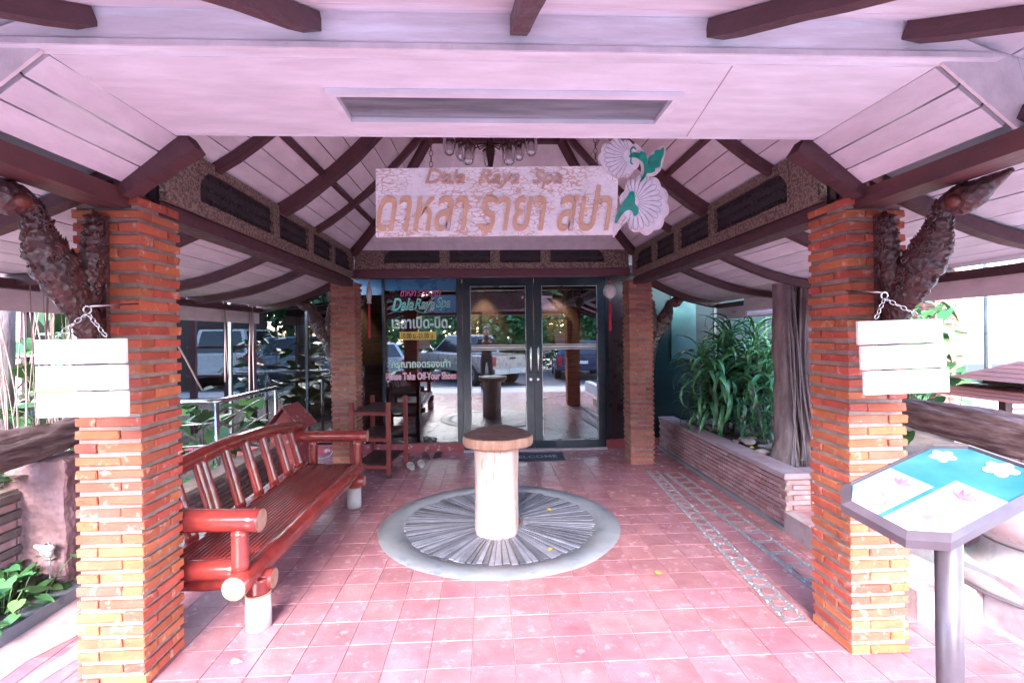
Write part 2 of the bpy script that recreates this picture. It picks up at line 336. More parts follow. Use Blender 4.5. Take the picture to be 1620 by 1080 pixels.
# two pebble strips let into the floor on the right
def strip(e, wdt, name, nst):
    (x0, y0), (x1, y1) = e; b = MB()
    b.hexa([(x0, y0, -.004), (x0+wdt, y0, -.004), (x1+wdt, y1, -.004), (x1, y1, -.004)], [(x0, y0, .003), (x0+wdt, y0, .003), (x1+wdt, y1, .003), (x1, y1, .003)][0:4])
    s = structure(name, b, pebM)
    for i in range(nst):
        t = (i+.5)/nst; cx = x0+(x1-x0)*t+wdt/2; cy = y0+(y1-y0)*t; L = (y1-y0)/nst*.36; wx = wdt*.30
        m = 7 if wdt < .15 else 4; b = MB(); ph = random.random() if m == 7 else pi/4
        pl = [(cx+(wx if m == 7 else wx*1.35)*random.uniform(.85, 1.1)*cos(2*pi*q/m+ph), cy+(L if m == 7 else L*1.35)*random.uniform(.9, 1.1)*sin(2*pi*q/m+ph)) for q in range(m)]
        b.prism(pl, lambda x, y, t_: (x, y, t_), .002, .0075); obj('inlay_tile', b, tileM, s)
        b = MB()
    b = MB()
    for q in range(int(420*(y1-y0)/2.8*wdt/.13)):       # pebbles bedded round the inlay
        t = random.random(); side = random.choice((.07, .93)) if random.random() < .7 else random.random()
        cx = x0+(x1-x0)*t+wdt*min(.97, max(.03, side+random.uniform(-.06, .06))); cy = y0+(y1-y0)*t
        b.sphere((cx, cy, .003), random.uniform(.004, .009), 5, 4, 0, (1, 1, .6))
    o = obj('pebbles', b, M('grey_pebble', (.26, .29, .31), .6, var=.4), s); o['kind'] = 'stuff'
strip(((1.51, 2.48), (1.70, 5.30)), .125, 'pebble_strip', 24)
strip(((1.86, 2.72), (1.86, 5.20)), .185, 'wide_pebble_strip', 14)
# left edge of the floor: kerb and planting bed; right edge: plinth
g = MB(); g.box((-2.53, -.2, -.15), (-2.42, 6.42, .06)); structure('bed_kerb', g, concM)
g = MB(); n = 30
for i in range(n):
    for j in range(12): pass
vs = [(-9+6.47*i/24, 1+5.4*j/20, .03+.05*MN.noise(V((i*.5, j*.5, 0)))) for j in range(21) for i in range(25)]
g.add(vs, [(j*25+i, j*25+i+1, (j+1)*25+i+1, (j+1)*25+i) for j in range(20) for i in range(24)], 0, True); structure('planting_bed', g, soilM)
g = MB(); g.box((2.56, -.2, -.15), (2.72, 3.25, .25)); structure('white_plinth', g, M('whitewash', (.40, .42, .46), .7, col2=(.36, .22, .25), nscale=3, thr=(.5, .7), bump=.3))
g = MB(); vs = [(2.72+7*i/24, .5+5.9*j/20, .14+.05*MN.noise(V((i*.5, j*.5, 4)))) for j in range(21) for i in range(25)]
g.add(vs, [(j*25+i, j*25+i+1, (j+1)*25+i+1, (j+1)*25+i) for j in range(20) for i in range(24)], 0, True); structure('right_terrace', g, M('terrace_cement', (.6, .56, .58), .8, col2=(.4, .33, .33), nscale=2))

# ================================================================= BRICK COLUMNS
bms = []
for Lb in (.185, .088):
    for k in range(4):
        b = MB(); b.box((-Lb/2, -.043, -.018), (Lb/2, .043, .018)); me = bevel(b.mesh('brick', brickM), .003)
        for v in me.vertices: v.co += V((random.uniform(-1, 1)*.0025, random.uniform(-1, 1)*.0025, random.uniform(-1, 1)*.0018))
        bms.append(me)
def tint(me, m):
    c = me.copy(); c.materials.clear(); c.materials.append(m); return c
bmsF = [tint(m, brickF) for m in bms]
def column(x0, y0, label, faded=False, h=2.13, w=.28):
    t = thing('brick_column', label, 'column', (x0+w/2, y0+w/2, 0), 'square brick columns of the porch')
    c = MB(); i = .012; c.box((x0+i, y0+i, 0), (x0+w-i, y0+w-i, h-.01)); obj('mortar_core', c, mortar, t)
    ms = bmsF if faded else bms; n = int(h/.0555); q = h/n; a = (w-.185)/2; s_ = (w-.09)/2+.001
    for r in range(n):
        z = q*(r+.5)-.002; m = 1 if r % 2 else -1
        for kx, ky, rz in ((-m*a, -s_, 0), (s_, -m*a, pi/2), (m*a, s_, 0), (-s_, m*a, pi/2)):
            piece('brick', random.choice(ms[:4]), t, (x0+w/2+kx+random.uniform(-.002, .002)+(random.uniform(0, .004) if kx else 0), y0+w/2+ky+random.uniform(-.004, .002), z+random.uniform(-.0015, .0015)),
                  (random.uniform(-.008, .008), 0, rz+random.uniform(-.012, .012)), (1, 1, random.uniform(.92, 1.1)))
    return t
column(-1.78, 2.2, 'orange brick column in front on the left, beside the end of the bamboo bench')
column(1.655, 2.2, 'orange brick column in front on the right, behind the tilted menu stand')
column(-1.76, 5.57, 'weathered brick column at the back, between bench arm and shoe rack', True)
column(1.605, 5.57, 'weathered brick column at the back, right of the glass doors', True)
# a further pale column of the next building
def column2():
    t = thing('brick_pillar', 'pale sunlit brick pillar overgrown with leaves beyond the right log rail', 'pillar', (5.3, 5.6, 0))
    w = .34; c = MB(); c.box((5.142, 5.442, 0), (5.458, 5.758, 2.5)); obj('mortar_core', c, mortar, t)
    for r in range(44):
        z = .0285+.0568*r; m = 1 if r % 2 else -1
        for kx, ky, rz in ((-m*.075, -.124, 0), (.124, -m*.075, pi/2), (-.124, m*.075, pi/2)):
            piece('brick', random.choice(bmsF[:4]), t, (5.3+kx, 5.6+ky, z), (0, 0, rz), (1.02, 1, 1.05))
column2()
# ================================================================= PORCH ROOF
roof = thing('porch_roof', 'plank lined porch roof with dark curved rafters on four brick columns', 'roof', (XC, 3.5, 2.1))
def plank(lo, mat=ceilM, t=.018, gap=.0035, name='ceiling_plank', parent=None):
    """lo: a,b (one long edge) c,d (the other) on the underside; shrink a little across for the seam"""
    a, b, c, d = [V(p) for p in lo]; n = (b-a).cross(d-a).normalized()
    if n.z < 0: n = -n
    u = (d-a).normalized()*gap; w = (c-b).normalized()*gap
    a2, b2, c2, d2 = a+u, b+w, c-w, d-u; j = n*random.uniform(0, .003)
    m = MB(); m.hexa([a2+j, b2+j, c2+j, d2+j], [p+n*t for p in (a2, b2, c2, d2)])
    return obj(name, m, mat, parent or roof)
def oz(s): return 2.22-.62*s+.28*s*s                     # outer slope profile
def oh(s): return 1.66+1.17*s
def fy(u): return 1.5-1.0*u
def fh(u): return 1.25+1.58*u
def fz(u): return 2.47-.45*u+.07*u*u
def u_of(h): return (h-1.25)/1.58
def hx(sg, h): return XC+sg*h
YB = lambda s: 5.62+.44*s                                 # far end follows the hip
NP = 9
for sg in (-1, 1):
    for i in range(NP):
        s0, s1 = i/NP, (i+1)/NP
        ys = [1.53 if oh(s0) < 2.9 else 1.5]
        cuts = [1.5, 3.85 if i % 2 else 2.95, None]
        for k in range(2):
            ya = cuts[k]; a_ = (ya, ya); bq = (cuts[1], cuts[1]) if k == 0 else (YB(s0), YB(s1))
            plank([(hx(sg, oh(s0)), a_[0]+.002*k, oz(s0)), (hx(sg, oh(s0)), bq[0], oz(s0)), (hx(sg, oh(s1)), bq[1], oz(s1)), (hx(sg, oh(s1)), a_[1]+.002*k, oz(s1))], random.choice((ceilM, ceilM, ceilW)) if False else ceilM)
    # vestibule slope between the flat ceiling and the plate beam
    for i in range(3):
        t0, t1 = i/3, (i+1)/3; f = lambda t: (hx(sg, 1.375+.235*t), 2.35-.19*t)
        (xa, za), (xb, zb) = f(t0), f(t1)
        plank([(xa, 1.535, za), (xa, 2.22, za), (xb, 2.22, zb), (xb, 1.535, zb)])
    # front hip side
    for i in range(9):
        h0 = 1.25+.175*i; h1 = h0+.175; u0, u1 = u_of(h0), min(1, u_of(h1))
        plank([(hx(sg, h0), fy(u0), fz(u0)), (hx(sg, h0), 1.497, fz(u0)), (hx(sg, h1), 1.497, fz(u1)), (hx(sg, h1), fy(u1), fz(u1))])
for i in range(8):                                        # front slope
    u0, u1 = i/8, (i+1)/8
    plank([(XC-fh(u0), fy(u0), fz(u0)), (XC+fh(u0), fy(u0), fz(u0)), (XC+fh(u1), fy(u1), fz(u1)), (XC-fh(u1), fy(u1), fz(u1))], ceilW)
# header beam with slanted ends, and a thin board step on top
m = MB(); m.hexa([(XC-1.57, 1.47, 2.352), (XC+1.55, 1.47, 2.352), (XC+1.55, 1.53, 2.352), (XC-1.57, 1.53, 2.352)], [(XC-1.24, 1.47, 2.478), (XC+1.24, 1.47, 2.478), (XC+1.24, 1.53, 2.478), (XC-1.24, 1.53, 2.478)])
obj('header_beam', m, ceilW, roof)
m = MB(); m.box((XC-1.2, 1.455, 2.455), (XC+1.2, 1.4695, 2.475)); obj('cover_strip', m, ceilM, roof)
m = MB(); m.box((XC-1.5, 1.462, 2.345), (XC+1.5, 1.469, 2.362)); obj('cover_strip', m, ceilM, roof)
# flat ceiling strip with an opening for the lamp
fx0, fx1, fy0, fy1 = -.52, .67, 1.735, 1.935
m = MB()
for a, b in (((XC-1.375, 1.53), (fx0, 2.1)), ((fx1, 1.53), (XC+1.375, 2.1)), ((fx0, 1.53), (fx1, fy0)), ((fx0, fy1), (fx1, 2.1))):
    m.box((a[0], a[1], 2.35), (b[0], b[1], 2.37))
obj('flat_ceiling_board', m, flatM, roof)
m = MB(); m.box((.825, 1.535, 2.3485), (.829, 2.098, 2.3505), rot=Matrix.Rotation(R(-8), 3, 'Z')); obj('board_seam', m, M('seam_shadow', (.45, .33, .38), .8), roof)
m = MB(); m.box((XC-1.37, 2.1, 2.348), (XC+1.37, 2.118, 2.40)); obj('edge_trim', m, flatM, roof)
# inner pyramid
def pz(t): return 2.45+.59*t+.355*t*t
PT = .95
def pyB(t): return 5.50-1.0*t
def pyF(t): return 2.22+1.0*t
def ph(t): return 1.58-t
NI = 9
for i in range(NI):
    t0, t1 = PT*i/NI, PT*(i+1)/NI
    for sg in (-1, 1):
        mid = 3.62
        for ya, yb in (((pyF(t0), pyF(t1)), (mid, mid)), ((mid+.002, mid+.002), (pyB(t0), pyB(t1)))):
            plank([(hx(sg, ph(t0)), ya[0], pz(t0)), (hx(sg, ph(t0)), yb[0], pz(t0)), (hx(sg, ph(t1)), yb[1], pz(t1)), (hx(sg, ph(t1)), ya[1], pz(t1))])
    plank([(XC-ph(t0), pyB(t0), pz(t0)), (XC+ph(t0), pyB(t0), pz(t0)), (XC+ph(t1), pyB(t1), pz(t1)), (XC-ph(t1), pyB(t1), pz(t1))], gap=.001)
    plank([(XC-ph(t0), pyF(t0), pz(t0)), (XC+ph(t0), pyF(t0), pz(t0)), (XC+ph(t1), pyF(t1), pz(t1)), (XC-ph(t1), pyF(t1), pz(t1))])
m = MB(); m.box((XC-ph(PT)-.03, pyF(PT)-.03, pz(PT)), (XC+ph(PT)+.03, pyB(PT)+.03, pz(PT)+.02)); obj('top_board', m, flatM, roof)
m = MB(); zt = pz(PT)-.02; q = ph(PT)
for a, b in (((XC-q, pyB(PT)), (XC+q, pyB(PT))), ((XC-q, pyF(PT)), (XC+q, pyF(PT)))): m.beam((*a, zt), (*b, zt), .07, .07)
for s_ in (-1, 1): m.beam((XC+s_*q, pyF(PT)+.04, zt), (XC+s_*q, pyB(PT)-.04, zt), .07, .07)
obj('top_frame', m, woodM, roof)
# curved rafters
def rafter(fn, w, h, n=9, mat=woodM, name='rafter'):
    """fn(t)->underside point of the planks; the rafter hangs h below"""
    pts = [V(fn(i/n)) for i in range(n+1)]; m = MB(); vs = []
    for i, p in enumerate(pts):
        d = (pts[min(i+1, n)]-pts[max(i-1, 0)]).normalized(); x = d.cross(V((0, 0, 1))).normalized(); u = x.cross(d)
        hh = h*(1+.05*sin(i*1.7))
        for sx, sz in ((-1, -1), (1, -1), (1, 0), (-1, 0)): vs.append(p+x*sx*w/2+u*(sz*hh-.002))
    fs = [(i*4+k, i*4+(k+1) % 4, (i+1)*4+(k+1) % 4, (i+1)*4+k) for i in range(n) for k in range(4)]+[(3, 2, 1, 0), (n*4, n*4+1, n*4+2, n*4+3)]
    m.add(vs, fs); return obj(name, m, mat, roof)
for sg in (-1, 1):
    for y in (2.15, 2.97, 3.86, 4.66): rafter(lambda t: (hx(sg, oh(t)), y, oz(t)-.012*sin(pi*t)), .062, .055)
    rafter(lambda t: (hx(sg, oh(t)), YB(t)-.01, oz(t)), .07, .07, name='hip_rafter')
    rafter(lambda t: (hx(sg, oh(t)-.02), 1.5-.0*t, oz(t)+.0), .06, .05)
    for y, w in ((2.78, .05), (3.62, .078), (4.36, .05)): rafter(lambda t: (hx(sg, ph(t*PT)), y, pz(t*PT)), w, .05 if w < .06 else .085)
    rafter(lambda t: (hx(sg, ph(t*PT)), pyB(t*PT), pz(t*PT)), .075, .07, name='hip_rafter')
    rafter(lambda t: (hx(sg, ph(t*PT)), pyF(t*PT), pz(t*PT)), .075, .07, name='hip_rafter')
    rafter(lambda t: (hx(sg, 1.35+.30*t), 2.18, 2.37-.20*t), .085, .075)
    m = MB(); t_ = .33; m.beam((hx(sg, ph(t_)), pyF(t_), pz(t_)-.012), (hx(sg, ph(t_)), pyB(t_)-.02, pz(t_)-.012), .04, .03); obj('batten', m, woodM, roof)
    # plate beam on the column heads, cantilevered to the front
    xa, xb = sorted((hx(sg, 1.62), hx(sg, 1.76)))
    m = MB(); m.box((xa, .9, 2.07), (xb, 2.34, 2.142)); obj('plate_beam', m, woodR, roof)
    xa, xb = sorted((hx(sg, 1.585), hx(sg, 1.72)))
    m = MB(); m.box((xa, 2.345, 2.07), (xb, 5.60, 2.138)); obj('plate_beam', m, woodM, roof)
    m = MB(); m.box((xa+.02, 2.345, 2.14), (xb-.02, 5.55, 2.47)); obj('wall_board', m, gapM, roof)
    # stub posts between column head and rafters
    m = MB(); m.box((hx(sg, 1.66)-.035, 2.24, 2.144), (hx(sg, 1.66)+.035, 2.31, 2.30)); obj('stub_post', m, woodM, roof)
    # eave purlin
    m = MB(); m.box((hx(sg, 2.80)-.03, 1.52, 1.80), (hx(sg, 2.80)+.03, 6.04, 1.855)); obj('eave_purlin', m, woodM, roof)
# front fan of rafters ending on the header beam
for (x0, dx, dy) in ((-1.14, -.46, -.9), (-.505, -.24, -.97), (.10, .02, -1.0), (.70, .30, -.97), (1.32, .52, -.9)):
    def fn(t, x0=x0, dx=dx, dy=dy):
        y = 1.468+dy*t; u = max(0, (1.5-y)/1.0); x = x0+dx*t; h = abs(x-XC); uu = max(u, u_of(h)); return (x, y, fz(min(1, uu))-.004)
    rafter(fn, .05, .052, 10)
m = MB(); m.beam((XC-fh(1), fy(1)+.03, 2.05), (XC+fh(1), fy(1)+.03, 2.05), .05, .06); obj('eave_purlin', m, woodM, roof)
# fascias
m = MB()
for sg in (-1, 1):
    hs = [1.66+1.17*i/8 for i in range(9)]
    m.hexa([(hx(sg, 1.2), 1.5325, 2.36), (hx(sg, 1.375), 1.5325, 2.352), (hx(sg, 1.375), 1.5345, 2.352), (hx(sg, 1.2), 1.5345, 2.36)], [(hx(sg, 1.2), 1.5325, 2.50), (hx(sg, 1.375), 1.5325, 2.47), (hx(sg, 1.375), 1.5345, 2.47), (hx(sg, 1.2), 1.5345, 2.50)])
    m.hexa([(hx(sg, 1.375), 1.5005, 2.345), (hx(sg, 1.66), 1.5005, 2.11), (hx(sg, 1.66), 1.512, 2.11), (hx(sg, 1.375), 1.512, 2.345)], [(hx(sg, 1.375), 1.5005, fz(u_of(1.375))+.02), (hx(sg, 1.66), 1.5005, fz(u_of(1.66))+.02), (hx(sg, 1.66), 1.512, fz(u_of(1.66))+.02), (hx(sg, 1.375), 1.512, fz(u_of(1.375))+.02)])
    for a, b in zip(hs[:-1], hs[1:]):
        sa, sb = (a-1.66)/1.17, (b-1.66)/1.17
        m.hexa([(hx(sg, a), 1.499, oz(sa)-.005), (hx(sg, b), 1.499, oz(sb)-.005), (hx(sg, b), 1.511, oz(sb)-.005), (hx(sg, a), 1.511, oz(sa)-.005)], [(hx(sg, a), 1.499, fz(u_of(a))+.02), (hx(sg, b), 1.499, fz(u_of(b))+.02), (hx(sg, b), 1.511, fz(u_of(b))+.02), (hx(sg, a), 1.511, fz(u_of(a))+.02)])
obj('gable_board', m, fascM, roof)
m = MB(); m.box((-2.785, 1.5, 1.675), (-2.755, 6.07, 1.815)); obj('fascia_board', m, fascM, roof)
m = MB(); m.box((-2.785, .465, 2.0), (2.945, .495, 2.11)); obj('fascia_board', m, fascM, roof)
m = MB(); m.box((2.87, 1.5, 1.69), (2.90, 4.1, 1.82)); obj('fascia_board', m, fascM, roof)
m = MB(); m.box((2.84, 4.32, 1.735), (2.865, 5.36, 1.875)); m.box((2.82, 4.30, 1.72), (2.93, 4.318, 1.89)); m.box((2.866, 4.32, 1.735), (2.925, 5.36, 1.75)); m.box((2.905, 4.32, 1.751), (2.925, 5.36, 1.875)); obj('box_gutter', m, fascM, roof)
m = MB(); m.box((2.86, 5.37, 1.685), (2.885, 6.04, 1.80)); m.box((2.886, 4.75, 1.67), (2.99, 6.04, 1.684)); m.box((2.975, 4.75, 1.686), (2.99, 6.04, 1.79)); obj('box_gutter', m, fascM, roof)
# closed skin above the planks (tiled roof seen only from outside)
m = MB(); e = .035
for sg in (-1, 1):
    Q = []
    for i in range(7):
        s = i/6; Q.append(((hx(sg, oh(s)), 1.5, oz(s)+e), (hx(sg, oh(s)), YB(s), oz(s)+e)))
    for i in range(6): m.add([Q[i][0], Q[i][1], Q[i+1][1], Q[i+1][0]], [(0, 1, 2, 3)])
    Q = [((hx(sg, 1.25+1.58*u), fy(u), fz(u)+e), (hx(sg, 1.25+1.58*u), 1.5, fz(u)+e)) for u in [i/6 for i in range(7)]]
    for i in range(6): m.add([Q[i][0], Q[i][1], Q[i+1][1], Q[i+1][0]], [(0, 1, 2, 3)])
    Q = [((hx(sg, ph(t)), pyF(t), pz(t)+e), (hx(sg, ph(t)), pyB(t), pz(t)+e)) for t in [PT*i/6 for i in range(7)]]
    for i in range(6): m.add([Q[i][0], Q[i][1], Q[i+1][1], Q[i+1][0]], [(0, 1, 2, 3)])
    m.add([(hx(sg, 1.66), 1.5, 2.24), (hx(sg, 1.66), 5.62, 2.24), (hx(sg, 1.58), 5.62, 2.52), (hx(sg, 1.58), 1.5, 2.52)], [(0, 1, 2, 3)])
for fn_y, fn_h, fn_z, mx_ in ((fy, fh, fz, 1), (pyB, ph, pz, PT), (pyF, ph, pz, PT)):
    for i in range(6):
        a, b = mx_*i/6, mx_*(i+1)/6
        m.add([(XC-fn_h(a), fn_y(a), fn_z(a)+e), (XC+fn_h(a), fn_y(a), fn_z(a)+e), (XC+fn_h(b), fn_y(b), fn_z(b)+e), (XC-fn_h(b), fn_y(b), fn_z(b)+e)], [(0, 1, 2, 3)])
m.add([(XC-1.7, 1.49, 2.52), (XC+1.7, 1.49, 2.52), (XC+1.7, 2.24, 2.52), (XC-1.7, 2.24, 2.52)], [(0, 1, 2, 3)])
m.add([(XC-1.0, 3.1, 3.40), (XC+1.0, 3.1, 3.40), (XC+1.0, 4.6, 3.40), (XC-1.0, 4.6, 3.40)], [(0, 1, 2, 3)])
m.box((XC-1.9, 5.64, 2.56), (XC+1.9, 6.5, 2.60))
m.add([(XC-1.9, 5.47, 2.485), (XC+1.9, 5.47, 2.485), (XC+1.9, 5.645, 2.575), (XC-1.9, 5.645, 2.575)], [(0, 1, 2, 3)])
obj('roof_skin', m, gapM, roof)
# lintel under the far fretwork and soffit to the wall
m = MB(); m.box((-1.50, 5.585, 2.165), (1.63, 5.68, 2.252)); obj('lintel', m, maroM, roof)
m = MB(); m.box((XC-1.9, 5.69, 2.30), (XC+1.9, 6.44, 2.32)); obj('soffit_board', m, ceilM, roof)
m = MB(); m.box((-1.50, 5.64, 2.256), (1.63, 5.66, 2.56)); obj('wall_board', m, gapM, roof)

# ---- fretwork panels
def fret(label, P, Lg, H, openings, infill_seed, mirror=False):
    """P(u along, v up, d out toward the viewer)->3D; openings: (u0,u1,rounded_end)"""
    t = thing('fretwork_panel', label, 'carved panel', P(Lg/2, 0, 0), 'gilded fretwork panels round the porch')
    v0, v1 = H*.2, H*.84; d = .025
    def bx(m, u0, u1, w0, w1, d0=0, d1=d):
        m.hexa([P(u0, w0, d0), P(u1, w0, d0), P(u1, w1, d0), P(u0, w1, d0)], [P(u0, w0, d1), P(u1, w0, d1), P(u1, w1, d1), P(u0, w1, d1)])
    m = MB(); bx(m, 0, Lg, 0, v0); obj('bottom_rail', m, goldM, t)
    m = MB(); bx(m, 0, Lg, v1, H); obj('top_rail', m, goldM, t)
    e = [0]+[x for o in openings for x in o[:2]]+[Lg]
    for k in range(0, len(e), 2):
        m = MB(); bx(m, e[k], e[k+1], v0, v1, 0, d-.001); obj('stile', m, goldM, t)
    m = MB(); bd = .006
    for u0, u1, rd in openings:                            # beads round every opening
        bx(m, u0, u1, v0-bd, v0+bd, d, d+.006); bx(m, u0, u1, v1-bd, v1+bd, d, d+.006)
        bx(m, u0-bd, u0+bd, v0+bd, v1-bd, d, d+.006); bx(m, u1-bd, u1+bd, v0+bd, v1-bd, d, d+.006)
    bx(m, -.012, 0, 0, H, -.01, d+.008); bx(m, Lg, Lg+.012, 0, H, -.01, d+.008)
    obj('bead_moulding', m, goldM, t)
    for u0, u1, rd in openings:
        if not rd: continue
        m = MB()
        r = (v1-v0)*.95; pts = []
        cu, s_ = (u0, 1) if rd < 0 else (u1, -1)
        arc = [(cu+s_*(r*.9-r*.9*cos(a)), v1-r+r*sin(a)) for a in [pi/2*i/8 for i in range(9)]]
        for i in range(8):
            (ua, va), (ub, vb) = arc[i], arc[i+1]
            m.hexa([P(ua, va, 0), P(ub, vb, 0), P(ub, v1+.001, 0), P(ua, v1+.001, 0)], [P(ua, va, d-.002), P(ub, vb, d-.002), P(ub, v1+.001, d-.002), P(ua, v1+.001, d-.002)])
        obj('rounded_corner', m, goldM, t)
    rnd = random.Random(infill_seed); m = MB()
    for u0, u1, rd in openings:                            # scrollwork: rings and leaves
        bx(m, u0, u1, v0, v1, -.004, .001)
        st = .045; nu = int((u1-u0)/st); nv = 3
        for i in range(nu):
            for j in range(nv):
                u = u0+(i+.5)*(u1-u0)/nu; v = v0+(j+.5)*(v1-v0)/nv; rr = .017*rnd.uniform(.7, 1.15); ph_ = rnd.random()*6
                pts = [P(u+rr*(1-.06*k)*cos(ph_+k*.62), v+rr*(1-.06*k)*sin(ph_+k*.62), .006+.003*sin(k)) for k in range(9)]
                m.tube(pts, [.0045]*8+[.002], 4)
                if rnd.random() < .7: m.sphere(P(u+rnd.uniform(-.01, .01), v+rnd.uniform(-.01, .01), .008), .007, 5, 4)
    o = obj('carved_infill', m, inkM, t); o['kind'] = 'stuff'
    return t
for sg, lb in ((-1, 'long gilded fretwork panel above the bench side, four dark openings'), (1, 'long gilded fretwork panel above the planter side, four dark openings')):
    def P(u, v, d, sg=sg):
        tap = max(0, 1-u/.12)*.0; return V((hx(sg, 1.580-d), 2.36+u, 2.142+v))
    fret(lb, P, 3.12, .30, [(.24, 1.12, -1), (1.20, 1.78, 0), (1.88, 2.38, 0), (2.47, 3.05, 1)], 3+sg)
fret('gilded fretwork panel facing the front above the glass doors', lambda u, v, d: V((-1.465+u, 5.60-d, 2.256+v)), 3.055, .295, [(.30, .93, -1), (1.03, 1.50, 0), (1.60, 2.07, 0), (2.17, 2.80, 1)], 9)

# ---- recessed ceiling lamp
t = thing('ceiling_light', 'long recessed ceiling light with pale frame above the entrance', 'ceiling light', (XC, 1.83, 2.35))
m = MB(); w = .028
for a, b in (((fx0-w, fy0-w), (fx1+w, fy0)), ((fx0-w, fy1), (fx1+w, fy1+w)), ((fx0-w, fy0), (fx0, fy1)), ((fx1, fy0), (fx1+w, fy1))):
    m.box((a[0], a[1], 2.332), (b[0], b[1], 2.349))
obj('frame', m, flatM, t)
m = MB(); m.box((fx0, fy0, 2.41), (fx1, fy1, 2.415))
for a, b in (((fx0, fy0), (fx1, fy0+.004)), ((fx0, fy1-.004), (fx1, fy1)), ((fx0, fy0+.004), (fx0+.004, fy1-.004)), ((fx1-.004, fy0+.004), (fx1, fy1-.004))): m.box((a[0], a[1], 2.3505), (b[0], b[1], 2.4095))
obj('housing', m, M('lamp_housing', (.30, .29, .32), .6), t)
m = MB(); m.cyl((fx0+.05, 1.86, 2.39), (fx1-.05, 1.86, 2.39), .013, 10); obj('tube', m, whiteP, t)
m = MB(); m.box((fx0+.005, fy0+.005, 2.351), (fx1-.005, fy1-.005, 2.353)); obj('diffuser', m, M('dusty_lamp_glass', (.12, .13, .155), .12, col2=(.26, .27, .30), nscale=1.6, stretch=(1, 9, 1), spec=.8), t)

# ---- chandelier
t = thing('chandelier', 'cluster chandelier of clear glass lanterns hanging under the roof peak', 'chandelier', (.03, 3.75, pz(PT)))
m = MB(); m.cyl((.03, 3.75, 2.72), (.03, 3.75, pz(PT)-.001), .012, 8); m.lathe((.03, 3.75, 0), [(.0, 3.31), (.06, 3.30), (.075, 3.32)], 12); m.lathe((.03, 3.75, 0), [(.0, 2.68), (.012, 2.70), (.028, 2.72), (.012, 2.75), (.035, 2.90), (.03, 3.0), (.012, 3.05)], 10); obj('stem', m, M('dark_bronze', (.09, .05, .05), .35, .7), t)
def lantern(x, y, z):
    m = MB(); m.lathe((x, y, z), [(.0, .115), (.012, .11), (.02, .085), (.05, .062), (.054, .05), (.045, .045)], 12)
    for k in range(10):
        a = 2*pi*k/10; m.add([(x+.054*cos(a-.2), y+.054*sin(a-.2), z+.056), (x+.054*cos(a+.2), y+.054*sin(a+.2), z+.056), (x+.064*cos(a), y+.064*sin(a), z+.028)], [(0, 1, 2)])
    m.cyl((x, y, z+.11), (x, y, z+.17), .004, 5)
    c = obj('lantern_cap', m, MATS['dark_bronze'], t)
    m = MB(); m.lathe((x, y, z), [(.045, .048), (.047, 0), (.045, -.04), (.034, -.07), (.015, -.085), (.001, -.087)], 14); obj('glass_shade', m, lampG, c)
    m = MB(); m.sphere((x, y, z-.005), .022, 10, 8, 0, (1, 1, 1.3)); obj('bulb', m, M('bulb_glass', (.7, .66, .62), .15), c)
    m = MB(); mp = [(.03, 3.75, 2.96), (.03+(x-.03)*.5, 3.75+(y-3.75)*.5, 2.90+(z-2.86)*.5), (x, y, z+.20), (x, y, z+.165)]
    m.tube([V(mp[0])]+[V(p) for p in mp[1:]], .006, 6); obj('arm', m, MATS['dark_bronze'], t)
for x, y, z in ((-.27, 3.62, 2.90), (-.13, 3.50, 2.79), (.16, 3.50, 2.79), (.33, 3.62, 2.90), (-.20, 3.95, 2.98), (.26, 3.95, 2.98), (-.02, 3.45, 3.0), (.02, 4.08, 2.97)): lantern(x, y, z)
